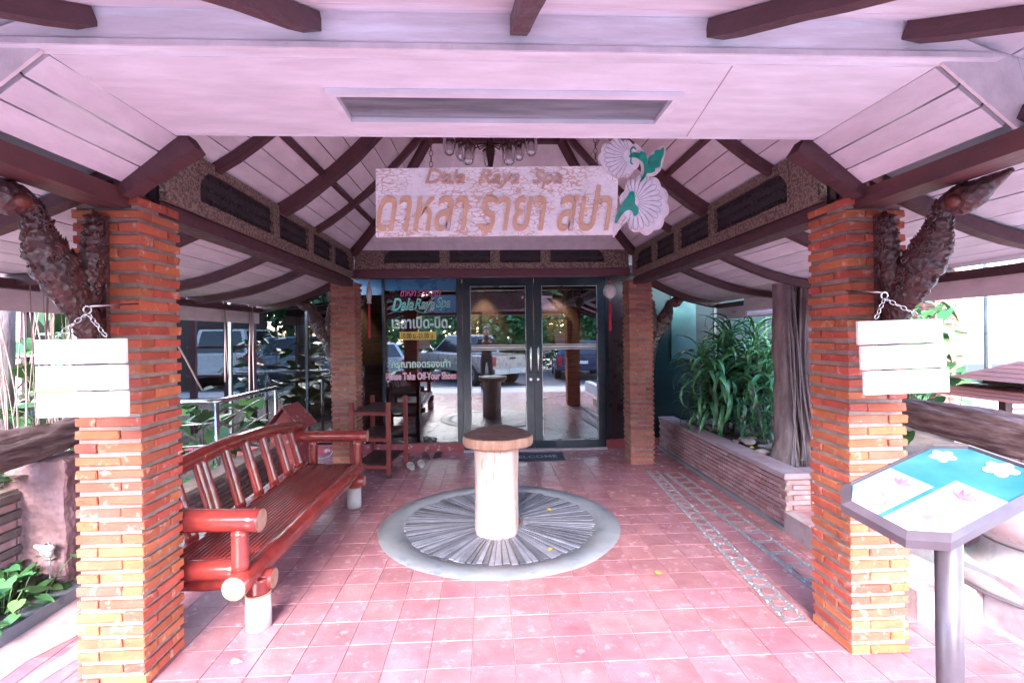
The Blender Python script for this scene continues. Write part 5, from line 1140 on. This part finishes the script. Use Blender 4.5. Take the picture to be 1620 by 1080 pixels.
for z in (.75, .56):
    m = MB(); m.tube([V(q) for q in sp2([(-4.2, 4.5, z), (-3.2, 4.5, z-.02), (-2.5, 4.5, z), (-2.41, 4.75, z+.03), (-2.38, 5.2, z+.11), (-2.40, 5.67, z+.12)], 5, False)], .007, 7); obj('thin_bar', m, steelM, t)
t = thing('gabled_box', 'small red box with a tiled gable roof behind the bench end', 'box', (-2.06, 5.2, 0))
m = MB(); m.box((-2.20, 5.05, 0), (-1.94, 5.38, .60)); obj('body', m, plinM, t)
for sg in (-1, 1):
    for i in range(6):
        m = MB(); y = 5.0+.07*i; rz = lambda u: (-2.06+sg*.20*u, .80-.22*u)
        (xa, za), (xb, zb) = rz(0), rz(1); m.hexa([(xa, y, za), (xa, y+.068, za), (xb, y+.068, zb), (xb, y, zb)], [(xa, y, za+.016), (xa, y+.068, za+.016), (xb, y+.068, zb+.016), (xb, y, zb+.016)]); obj('roof_tile', m, plinM, t)
m = MB(); m.add([(-2.2, 5.06, .60), (-1.94, 5.06, .60), (-2.06, 5.06, .78), (-2.2, 5.37, .60), (-1.94, 5.37, .60), (-2.06, 5.37, .78)], [(0, 1, 2), (5, 4, 3), (0, 3, 4, 1), (1, 4, 5, 2), (2, 5, 3, 0)]); obj('gable', m, plinM, t)
t = thing('power_outlet', 'grey outlet with looped pale cable low on the plinth beside the back left column', 'outlet', (-1.95, 6.38, .3))
m = MB(); m.box((-2.0, 6.30, .26), (-1.86, 6.36, .34)); m.box((-1.97, 6.28, .28), (-1.93, 6.30, .32)); obj('box', m, whiteP, t)
m = MB(); m.tube([V(q) for q in sp2([(-1.95, 6.28, .3), (-2.1, 6.2, .22), (-2.25, 6.15, .1), (-2.1, 6.1, .03), (-1.95, 6.12, .06), (-1.9, 6.2, .2), (-1.88, 6.28, .28)], 5, False)], .007, 6); obj('cable', m, MATS['silver_bead'], t)
def leafy(label, c, spread, n, size, cat='plant', z0=None, hts=(.1, .5), meshes=None, group=None, up=.5, name='leafy_plant', seed=0, stems=True):
    rnd = random.Random(seed); t = thing(name, label, cat, c, group); m = MB()
    for i in range(n):
        x = c[0]+rnd.uniform(-1, 1)*spread[0]; y = c[1]+rnd.uniform(-1, 1)*spread[1]; z = c[2]+rnd.uniform(*hts); s = size*rnd.uniform(.6, 1.25)
        piece('leaf', rnd.choice(meshes or hearts), t, (x, y, z), (rnd.uniform(-.4, .4), rnd.uniform(-.2, .9)*up, rnd.uniform(0, 6.28)), (s, s, s))
        if stems and i % 2 == 0: m.tube([(x*.5+c[0]*.5, y*.5+c[1]*.5, c[2]-.02), (x*.75+c[0]*.25, y*.75+c[1]*.25, (z+c[2])/2+.02), (x, y, z)], .003, 4)
    if m.v: q = obj('stems', m, M('green_stem', (.10, .16, .06), .6), t); q['kind'] = 'stuff'
    return t
leafy('big leaved green caladium clump behind the bench under the handrail', (-2.75, 4.95, .25), (.32, .45, 0), 46, .26, hts=(.15, .62), up=.9, seed=1)
leafy('low green ground cover behind the front part of the bench', (-2.45, 3.9, .06), (.15, .7, 0), 90, .11, hts=(.02, .34), seed=2)
leafy('trailing heart leaved pothos on the soil beside the front left column', (-2.62, 2.75, .04), (.20, .42, 0), 150, .095, hts=(.02, .22), up=.5, seed=3, name='pothos')
leafy('heart leaved pothos sprawling at the lower left edge', (-3.0, 2.55, .04), (.3, .35, 0), 80, .11, hts=(.02, .20), up=.5, seed=4, name='pothos')
leafy('small pothos growing on the top of the left brick pier', (-3.05, 3.05, .66), (.34, .22, 0), 100, .095, hts=(.02, .15), up=.5, seed=5, name='pothos')
t = thing('brick_pier', 'low square brick pier with pothos on top at the left edge', 'pier', (-3.1, 3.05, 0))
m = MB(); m.box((-3.48, 2.80, -.05), (-2.765, 3.40, .64)); obj('mortar_core', m, mortar, t)
for r in range(12):
    for i in range(4): piece('brick', random.choice(wm if r % 3 else pm), t, (-3.42+.186*i+(.06 if r % 2 else 0), 2.794, .03+.052*r), (0, 0, -pi/2), (1.2, 1, 1.25))
    for i in range(3): piece('brick', random.choice(wm if r % 2 else pm), t, (-2.759, 2.90+.19*i+(.05 if r % 2 else 0), .03+.052*r), (0, 0, 0), (1.3, 1, 1.25))
t = thing('log_rail', 'dark weathered tree trunk laid as a rail on the left side', 'log', (-2.68, 2.9, .9))
log(t, [(-2.60, 3.45, .96), (-2.62, 3.2, .925), (-2.66, 2.9, .90), (-2.70, 2.5, .875), (-2.76, 2.0, .86)], [.06, .085, .10, .11, .12], 5)
for i, (x, y, z, r, lb, mt) in enumerate(((-2.92, 2.98, .12, .11, 'pale rounded boulder on the soil left of the pothos', stoneM), (-2.78, 3.12, .09, .08, 'small bluish boulder behind the pothos leaves', concM), (-3.2, 2.95, .09, .12, 'grey boulder at the left picture edge', concM))):
    o = piece('boulder', tint(rk[i], mt), None, (x, y, z), (0, 0, i), (r*1.25, r, r*1.1)); tag(o, lb, 'boulder')
t = thing('starfish_ornament', 'small white shell ornament shaped like a star beside the laterite block', 'ornament', (-2.56, 2.97, .22))
m = MB()
for k in range(5):
    a = 2*pi*k/5+.3; m.tube([(-2.56, 2.97, .30), (-2.56+.03*cos(a), 2.965, .30+.03*sin(a)), (-2.56+.055*cos(a)*(.8+.5*sin(k*4)), 2.97, .30+.045*sin(a)*(1+.4*cos(k*3)))], [.028, .02, .010], 7)
m.cyl((-2.56, 2.99, .02), (-2.56, 2.985, .30), .005, 6); obj('star', m, M('bleached_shell', (.5, .47, .5), .7, bump=.8), t)
leafy('leafy creeper with a few large leaves among the roots at the left edge', (-2.95, 3.6, .95), (.35, .3, 0), 50, .17, hts=(.0, .75), up=1., seed=6, name='creeper', stems=True)
leafy('dark green undergrowth at the far left behind the log', (-3.7, 4.4, .4), (.7, .5, 0), 120, .2, hts=(.0, 1.1), up=1., seed=7, name='undergrowth')
o = piece('yellow_leaf', heartY, None, (-2.62, 3.02, 1.22), (R(80), R(10), R(20)), (.15, .15, .15)); tag(o, 'one big yellow leaf hanging between the roots left of the white sign', 'leaf')
t = thing('aerial_roots', 'curtain of thin pale aerial roots hanging at the left edge', 'roots', (-2.9, 3.2, 1.6)); rnd = random.Random(11)
for i in range(42):
    x = -3.15+.62*rnd.random(); y = 3.0+.5*rnd.random(); sx = rnd.uniform(-.14, .14)
    m = MB(); m.tube([V(q) for q in sp2([(x, y, 2.4), (x+sx*.3, y, 1.8), (x+sx+rnd.uniform(-.04, .04), y, 1.2), (x+sx*1.6, y, .75)], 4, False)], rnd.uniform(.002, .006), 5); obj('root', m, rootM, t)
t = thing('aerial_roots', 'few long aerial roots hanging in front of the left glazing behind the bench', 'roots', (-2.6, 4.4, 1.7))
for i, (x, y) in enumerate(((-2.72, 4.35), (-2.74, 4.38), (-2.70, 4.33), (-2.76, 4.4), (-2.71, 5.2), (-2.72, 5.22), (-2.70, 5.75), (-2.73, 5.77), (-2.68, 5.74))):
    m = MB(); b = (1.0 if i < 4 else 1.1 if i < 6 else .75); sx = .3 if i == 3 else rnd.uniform(-.02, .05)
    m.tube([V(q) for q in sp2([(x, y, 1.9), (x+.01, y, 1.6), (x+sx*.5, y, 1.3), (x+sx, y, b-.05*(i % 3))], 4, False)], .005+.003*(i % 2), 5); obj('root', m, rootM, t)
t = thing('garden_tree', 'dark barked tree trunk at the left picture edge behind the roots', 'tree', (-3.55, 3.7, 0))
m = MB(); m.tube([(-3.5, 3.6, -.05), (-3.5, 3.65, .6), (-3.46, 3.65, 1.4), (-3.5, 3.7, 2.4), (-3.6, 3.8, 3.8)], [.16, .10, .085, .09, .08], 14, wob=.2); obj('trunk', m, barkM, t)
o = crown('crown', (-4.0, 3.8, 4.6), 1.6, 1.6, 1.0, 1500, .2, leafM, t, 21); o['kind'] = 'stuff'
t = thing('painted_frame', 'pale pink ladder like frame in the garden behind the roots, far left', 'frame', (-4.2, 5.2, 0))
pk = M('pale_pink_paint', (.55, .32, .36), .7, bump=.2)
for x in (-4.62, -4.1, -3.72):
    m = MB(); m.box((x, 5.0, 0), (x+.09, 5.06, 2.1)); obj('post', m, pk, t)
for z in (.9, 1.35, 1.8, 2.0):
    m = MB(); m.box((-4.7, 4.96, z), (-3.6, 4.995, z+.04)); obj('rail', m, pk, t)
# climber on the right, over the brick pillar and behind the sign
leafy('large leaved variegated climber right of the white sign', (3.25, 3.75, .95), (.42, .12, 0), 90, .17, hts=(.0, .85), up=1.1, seed=8, name='climber')
leafy('bright creeping foliage below the right log rail', (2.62, 3.22, .28), (.22, .08, 0), 130, .085, hts=(.02, .58), up=1., seed=9, name='creeper')
leafy('pale climber hanging over the top of the sunlit brick pillar', (4.6, 5.1, 1.2), (.42, .12, 0), 60, .2, hts=(-.5, .9), up=1.1, seed=10, name='climber')
leafy('thin twigs with young leaves beside the garden lantern', (3.75, 3.9, .7), (.3, .1, 0), 24, .11, hts=(.1, .6), up=1., seed=12, name='climber')
# hedge-like backdrop far left and right
def bigtree(label, x, y, h, r, seed, mat=leafM, n=3800, group='trees across the road'):
    t = thing('roadside_tree', label, 'tree', (x, y, -.15), group); rnd = random.Random(seed)
    m = MB(); m.tube([(x, y, -.2), (x+.1, y, h*.25), (x-.1, y+.1, h*.5), (x, y, h*.75)], [.28, .18, .14, .05], 10, wob=.15); obj('trunk', m, barkM, t)
    for i in range(4):
        a = rnd.uniform(0, 6.28); m = MB(); m.tube([(x, y, h*.35), (x+r*.35*cos(a), y+r*.35*sin(a), h*.55), (x+r*.7*cos(a), y+r*.7*sin(a), h*.75)], [.1, .07, .03], 7); obj('limb', m, barkM, t)
    o = crown('crown', (x, y, h*.6), r*1.15, r, h*.42, n*2, .30, mat, t, seed, .2, 90); o['kind'] = 'stuff'
for i, (x, y, h, r, lb) in enumerate(((-9.5, -11, 6.5, 2.6, 'dense roadside tree behind the camera, at the far left end of the row'), (-5.5, -13, 5.5, 2.4, 'rounded roadside tree reflected beside the parked van'), (-1.2, -12.5, 5.2, 2.3, 'roadside tree reflected above the pickup bed'), (2.0, -12.2, 4.6, 2.2, 'roadside tree reflected between the two door leaves'), (5.2, -12, 5.2, 2.5, 'roadside tree reflected right of the doors'), (9.5, -11.5, 6.2, 2.6, 'dense roadside tree behind the camera, at the far right end of the row'))):
    bigtree(lb, x, y, h, r, 40+i, leafB if i % 2 else leafM)
o = crown('hedge', (0, -10.3, 1.0), 13, .8, 1.3, 9000, .26, leafM, None, 77, .05, 260); tag(o, kind='stuff', label='long dense green hedge on the far side of the road', cat='hedge')
# lattice fence frame across the road
t = thing('lattice_fence', 'tall pale lattice frame across the road, reflected in the doors', 'fence', (0, -15.5, 0))
for i in range(16):
    x = -12+1.6*i; m = MB(); m.box((x, -15.5, -.15), (x+.12, -15.4, 3.6)); obj('post', m, pk, t)
    m = MB(); m.beam((x+.12, -15.44, 1.3), (x+1.6, -15.44, 3.5), .06, .06); m.beam((x+.12, -15.37, 3.5), (x+1.6, -15.37, 1.3), .06, .06); obj('brace', m, whiteP, t)
for z in (1.2, 2.4, 3.55):
    m = MB(); m.box((-12, -15.34, z), (12.2, -15.28, z+.08)); obj('rail', m, whiteP, t)

# ================================================================= VEHICLES (behind the camera, seen in the glass)
carG = M('car_window', (.02, .025, .03), .08, spec=.8); tyreM = M('tyre_rubber', (.018, .018, .02), .85); rimMt = M('alloy', (.5, .5, .52), .3, .9)
def vehicle(kind, label, x, y, rz, paint):
    t = thing('parked_'+kind, label, {'pickup': 'pickup truck', 'van': 'van', 'car': 'car', 'suv': 'car'}[kind], (0, 0, 0)); W2 = .88
    prof = {'pickup': [(-2.6, .42), (-2.6, .98), (-.95, 1.0), (-.93, 1.02), (.75, 1.05), (2.2, .98), (2.5, .85), (2.55, .45)],
            'van': [(-2.3, .4), (-2.35, 1.1), (1.6, 1.1), (2.2, .95), (2.4, .8), (2.4, .4)],
            'suv': [(-2.15, .45), (-2.2, 1.0), (.9, 1.02), (2.0, .95), (2.25, .8), (2.25, .42)],
            'car': [(-1.95, .35), (-2.0, .88), (.8, .92), (1.8, .8), (2.0, .65), (2.0, .33)]}[kind]
    top = {'pickup': [(-.95, 1.0), (-.75, 1.62), (.1, 1.66), (.85, 1.06)], 'van': [(-2.3, 1.1), (-2.15, 1.92), (1.0, 1.95), (1.75, 1.1)], 'suv': [(-2.15, 1.0), (-1.85, 1.66), (.2, 1.68), (1.0, 1.03)], 'car': [(-1.8, .9), (-1.2, 1.38), (.1, 1.40), (.95, .92)]}[kind]
    bm_ = MB(); seg = len(prof)
    secs = [(W2*-1, .97, .0), (-W2*.97, 1.0, 0), (W2*.97, 1.0, 0), (W2, .97, 0)]
    vs = [(px*(k[1] if abs(k[0]) == W2 else 1), k[0], .68+(pz_-.68)*(.9 if abs(k[0]) == W2 else 1)) for k in secs for px, pz_ in prof]
    bm_.add(vs, [(i*seg+k, i*seg+(k+1) % seg, (i+1)*seg+(k+1) % seg, (i+1)*seg+k) for i in range(3) for k in range(seg)]+[tuple(range(seg))[::-1], tuple(range(3*seg, 4*seg))]); obj('body', bm_, paint, t)
    m = MB(); n = len(top); vs = []
    for yy, s in ((-W2*.95, 0), (-W2*.78, 1), (W2*.78, 1), (W2*.95, 0)): pass
    lo = [(top[0][0], -W2*.94, top[0][1]), (top[-1][0], -W2*.94, top[-1][1]), (top[-1][0], W2*.94, top[-1][1]), (top[0][0], W2*.94, top[0][1])]
    up = [(top[1][0], -W2*.74, top[1][1]), (top[2][0], -W2*.74, top[2][1]), (top[2][0], W2*.74, top[2][1]), (top[1][0], W2*.74, top[1][1])]
    m.hexa(lo, up); cab = obj('cabin', m, paint, t)
    L_ = lambda a, b, u: tuple(p+(q-p)*u for p, q in zip(a, b))
    for nm, (a, b, c, d) in (('rear_window', (lo[3], lo[0], up[0], up[3])), ('windscreen', (lo[1], lo[2], up[2], up[1])), ('side_window', (lo[0], lo[1], up[1], up[0])), ('side_window', (lo[2], lo[3], up[3], up[2]))):
        A = [V(p) for p in (a, b, c, d)]; cc = sum(A, V((0, 0, 0)))/4; nrm = (A[1]-A[0]).cross(A[3]-A[0]).normalized()
        if nrm.dot(cc-V((0, 0, 1.2))) < 0: nrm = -nrm
        q = [cc+(p-cc)*.86+nrm*.006 for p in A]; q2 = [p+nrm*.004 for p in q]; w_ = MB(); w_.hexa(q, q2); obj(nm, w_, carG, t)
    xr = prof[1][0]; 
    for s in (-1, 1):
        m = MB(); m.box((xr-.02, s*W2*.86-.07, prof[1][1]-.32), (xr+.08, s*W2*.86+.07, prof[1][1]-.03)); obj('tail_light', m, redP, t)
        m = MB(); m.box((prof[-2][0]-.12, s*W2*.78-.12, prof[-2][1]-.18), (prof[-2][0]+.015, s*W2*.78+.12, prof[-2][1]-.03)); obj('headlight', m, whiteP, t)
        for wx in ((xr+1.05), (prof[-1][0]-.85)):
            m = MB(); m.cyl((wx, s*(W2-.22), .34), (wx, s*(W2+.015), .34), .345, 26); wh = obj('tyre', m, tyreM, t)
            m = MB(); m.cyl((wx, s*(W2+.016), .34), (wx, s*(W2+.022), .34), .21, 20)
            for k in range(6):
                a = k*pi/3; m.beam((wx, s*(W2+.03), .34), (wx+.2*cos(a), s*(W2+.026), .34+.2*sin(a)), .05, .012, up=(0, 1, 0))
            obj('rim', m, rimMt, wh)
    m = MB(); m.box((xr-.10, -W2*.9, .40), (xr+.02, W2*.9, .56)); obj('rear_bumper', m, steelM if kind == 'pickup' else paint, t)
    m = MB(); m.box((xr-.115, -.22, .44 if kind == 'pickup' else .60), (xr-.102, .22, .55 if kind == 'pickup' else .71)); obj('number_plate', m, whiteP, t)
    if kind == 'pickup':
        m = MB(); m.box((xr+.1, -W2*.8, .985), (-1.1, W2*.8, 1.002)); obj('load_bed', m, gapM, t); m = MB(); m.box((xr-.012, -.12, .86), (xr-.001, .12, .92)); obj('tailgate_handle', m, gapM, t)
    t.location = (x, y, -.12); t.rotation_euler.z = rz; return t
vehicle('pickup', 'champagne silver pickup truck parked behind the camera, tailgate toward the shop', -.85, -4.9, R(-128), M('paint_champagne', (.45, .38, .36), .3, .5, coat=.8))
vehicle('van', 'white van parked on the road, reflected in the left glazing', -9.0, -5.6, R(-100), M('paint_white', (.7, .7, .72), .3, coat=.8))
vehicle('suv', 'pale blue grey sport utility car reflected beside the van', -6.9, -5.8, R(-95), M('paint_blue_grey', (.2, .26, .33), .3, .5, coat=.8))
vehicle('car', 'light silver hatchback reflected behind the window lettering', -4.2, -5.2, R(-110), M('paint_silver', (.5, .52, .55), .3, .5, coat=.8))
vehicle('car', 'dark blue saloon car parked behind the camera on the right', 3.4, -6.2, R(-85), M('paint_navy', (.03, .05, .12), .3, .3, coat=.8))
t = thing('added_dark_building', 'dark brown building added behind the camera to darken the left glass reflection', 'building', (-14, -6, -.15))  # added building, out of view, keeps the far left glass reflection dark
m = MB(); m.box((-19, -9, -.15), (-9.6, -3.4, 3.6)); obj('wall', m, M('brown_render', (.09, .06, .055), .8, bump=.3), t)
m = MB(); m.box((-19.3, -9.3, 3.6), (-9.3, -3.1, 3.8)); obj('roof', m, woodM, t)
for x in (-17.5, -15, -12.5):
    m = MB(); m.box((x, -3.42, .9), (x+1.4, -3.36, 2.3)); w_ = obj('window', m, blackM, t); m = MB(); m.box((x+.06, -3.358, .96), (x+1.34, -3.35, 2.24)); obj('pane', m, carG, w_)
def scooter(label, x, y, rz):
    t = thing('motor_scooter', label, 'scooter', (0, 0, 0), 'motor scooters outside the shop'); pb = M('scooter_blue', (.05, .08, .16), .3, coat=.6)
    for wx in (-.6, .62):
        m = MB(); m.torus((wx, 0, .28), .23, .05, Matrix.Rotation(pi/2, 3, 'X'), 24, 8); w_ = obj('tyre', m, tyreM, t); m = MB(); m.cyl((wx, -.02, .28), (wx, .02, .28), .10, 14)
        for k in range(5): m.beam((wx, 0, .28), (wx+.19*cos(k*1.257), 0, .28+.19*sin(k*1.257)), .03, .02, up=(0, 1, 0))
        obj('rim', m, rimMt, w_)
    m = MB(); m.tube([(-.85, 0, .72), (-.5, 0, .62), (-.1, 0, .48), (.2, 0, .36), (.42, 0, .55), (.42, 0, .9)], [.05, .13, .14, .09, .14, .07], 12, asp=(1, 1)); obj('body', m, pb, t)
    m = MB(); m.tube([(-.8, 0, .80), (-.4, 0, .78), (-.02, 0, .72)], [.07, .12, .08], 12, asp=(1.1, .5)); obj('seat', m, rubM, t)
    m = MB(); m.tube([(.34, -.34, 1.03), (.42, -.12, .99), (.44, 0, .97), (.42, .12, .99), (.34, .34, 1.03)], .017, 8); m.cyl((.44, 0, .95), (.62, 0, .28), .025, 8); obj('handlebar', m, steelM, t)
    for s in (-1, 1):
        m = MB(); m.cyl((.4, s*.22, 1.0), (.38, s*.3, 1.2), .006, 6); m.sphere((.37, s*.31, 1.24), .06, 10, 6, 0, (.25, 1, .7)); obj('mirror', m, rubM, t)
    m = MB(); m.sphere((.55, 0, .86), .09, 12, 8); obj('headlight', m, whiteP, t)
    t.location = (x, y, -.11); t.rotation_euler.z = rz
scooter('dark blue motor scooter parked nearest the pavement, left behind the camera', -5.2, -2.2, R(-60)); scooter('dark blue motor scooter parked second in the row, farther left', -6.1, -2.3, R(-55))

# ================================================================= PHOTOGRAPHER
def skin_body(name, verts, edges, rad, mat, parent, root=0, sub=2):
    me = bpy.data.meshes.new(name); me.from_pydata(verts, edges, []); o = bpy.data.objects.new(name, me); link(o)
    md = o.modifiers.new('skin', 'SKIN'); 
    for i, r in enumerate(rad):
        sv = me.skin_vertices[0].data[i] if me.skin_vertices else None
        if sv: sv.radius = r if hasattr(r, '__len__') else (r, r)
    if me.skin_vertices: me.skin_vertices[0].data[root].use_root = True
    md2 = o.modifiers.new('sub', 'SUBSURF'); md2.levels = sub; md2.render_levels = sub
    dg = bpy.context.evaluated_depsgraph_get(); dg.update(); m2 = bpy.data.meshes.new_from_object(o.evaluated_get(dg)); bpy.data.objects.remove(o); m2.materials.clear(); m2.materials.append(mat)
    for p in m2.polygons: p.use_smooth = True
    q = bpy.data.objects.new(name, m2); link(q); q.parent = parent
    off = worg(parent)
    for v in m2.vertices: v.co -= off
    return q
t = thing('person', 'person in dark clothes with a backpack holding up a camera before the porch', 'person', (-.06, -.34, 0))
skinM = M('skin', (.42, .24, .17), .5); shirtM = M('dark_shirt', (.035, .035, .05), .8, bump=.3); trM = M('dark_trousers', (.02, .02, .03), .85, bump=.3); hairM = M('black_hair', (.012, .01, .01), .5)
X0, Y0 = -.06, -.36
v = [(0, 0, .92), (0, .0, 1.05), (0, .01, 1.22), (0, .0, 1.36), (0, .01, 1.43), (0, .03, 1.50), (0, .045, 1.57), (0, .035, 1.65),       # pelvis .. head 0-7
     (.09, 0, .86), (.11, .02, .50), (.12, -.02, .09), (.13, .10, .035), (-.09, 0, .86), (-.11, .02, .50), (-.12, -.02, .09), (-.13, .10, .035),
     (.17, -.01, 1.36), (.26, .02, 1.16), (.13, .20, 1.30), (-.17, -.01, 1.36), (-.26, .02, 1.16), (-.13, .20, 1.30)]
v = [(x+X0, y+Y0, z) for x, y, z in v]
e = [(0, 1), (1, 2), (2, 3), (3, 4), (4, 5), (5, 6), (6, 7), (0, 8), (8, 9), (9, 10), (10, 11), (0, 12), (12, 13), (13, 14), (14, 15), (3, 16), (16, 17), (17, 18), (3, 19), (19, 20), (20, 21)]
r = [(.15, .11), (.13, .10), (.155, .11), (.14, .09), .055, .06, .085, .07, .09, .062, .045, .035, .09, .062, .045, .035, .06, .045, .032, .06, .045, .032]
skin_body('body', v, e, r, trM, t)
skin_body('shirt', [(X0, Y0, .94), (X0, Y0, 1.08), (X0, Y0+.01, 1.24), (X0, Y0, 1.37), (X0+.17, Y0-.01, 1.37), (X0+.25, Y0+.01, 1.20), (X0-.17, Y0-.01, 1.37), (X0-.25, Y0+.01, 1.20)], [(0, 1), (1, 2), (2, 3), (3, 4), (4, 5), (3, 6), (6, 7)], [(.165, .125), (.15, .12), (.175, .13), (.15, .105), .07, .06, .07, .06], shirtM, t)
m = MB(); m.sphere((X0, Y0+.05, 1.60), .098, 18, 14, 0, (.85, .98, 1.2)); fc = obj('head', m, skinM, t)
m = MB(); m.sphere((X0, Y0+.025, 1.625), .108, 16, 12, 0, (.9, 1.0, 1.12)); obj('hair', m, hairM, t)
m = MB()
for s in (-1, 1): m.sphere((X0+s*.034, Y0+.137, 1.605), .012, 8, 6)
tag(obj('eyes', m, whiteP, fc))
m = MB(); m.sphere((X0, Y0+.150, 1.578), .017, 8, 6, 0, (.8, 1, 1.5)); m.sphere((X0, Y0+.138, 1.542), .02, 8, 5, 0, (1.2, .4, .3))
for s in (-1, 1): m.sphere((X0+s*.086, Y0+.05, 1.59), .022, 8, 6, 0, (.4, .8, 1.3))
obj('nose_mouth_ears', m, skinM, fc)
for s in (-1, 1):
    w = V((X0+s*.13, Y0+.20, 1.30)); vs_ = [w, w+V((-s*.045, .035, .05))]; es = [(0, 1)]; rd = [.028, (.036, .018)]
    for k in range(4):
        b = len(vs_); a0 = vs_[1]+V((-s*.012, .012, .020-.014*k)); vs_ += [a0, a0+V((-s*.022, .022, .012-.004*k)), a0+V((-s*.045, .012, .012-.004*k))]; es += [(1, b), (b, b+1), (b+1, b+2)]; rd += [.0095, .009, .0075]
    b = len(vs_); vs_ += [vs_[1]+V((s*.0, -.022, .02)), vs_[1]+V((-s*.022, -.03, .035))]; es += [(1, b), (b, b+1)]; rd += [.011, .009]
    skin_body('hand', [tuple(p) for p in vs_], es, rd, skinM, t, sub=1)
m = MB(); m.tube([(X0, Y0-.17, .98), (X0, Y0-.20, 1.12), (X0, Y0-.19, 1.30), (X0, Y0-.15, 1.42)], [.12, .16, .15, .07], 14, asp=(1, .62)); obj('backpack', m, M('black_nylon', (.02, .02, .022), .7, bump=.3), t)
for s in (-1, 1):
    m = MB(); m.prism([(X0+s*.13+.045*cos(a)*(1.0), Y0+.07+.13*sin(a)) for a in [2*pi*k/16 for k in range(16)]], lambda x, y, z: (x, y, z), .0, .055); obj('shoe', m, whiteP, t)
t = thing('handheld_camera', 'small black camera held in both hands below the face', 'camera', (X0+.0, -.10, 1.38))
m = MB(); m.box((X0-.065, -.135, 1.335), (X0+.065, -.095, 1.42)); obj('camera_body', m, rubM, t); m = MB(); m.cyl((X0, -.095, 1.375), (X0, -.045, 1.375), .032, 18); obj('lens', m, rubM, t)
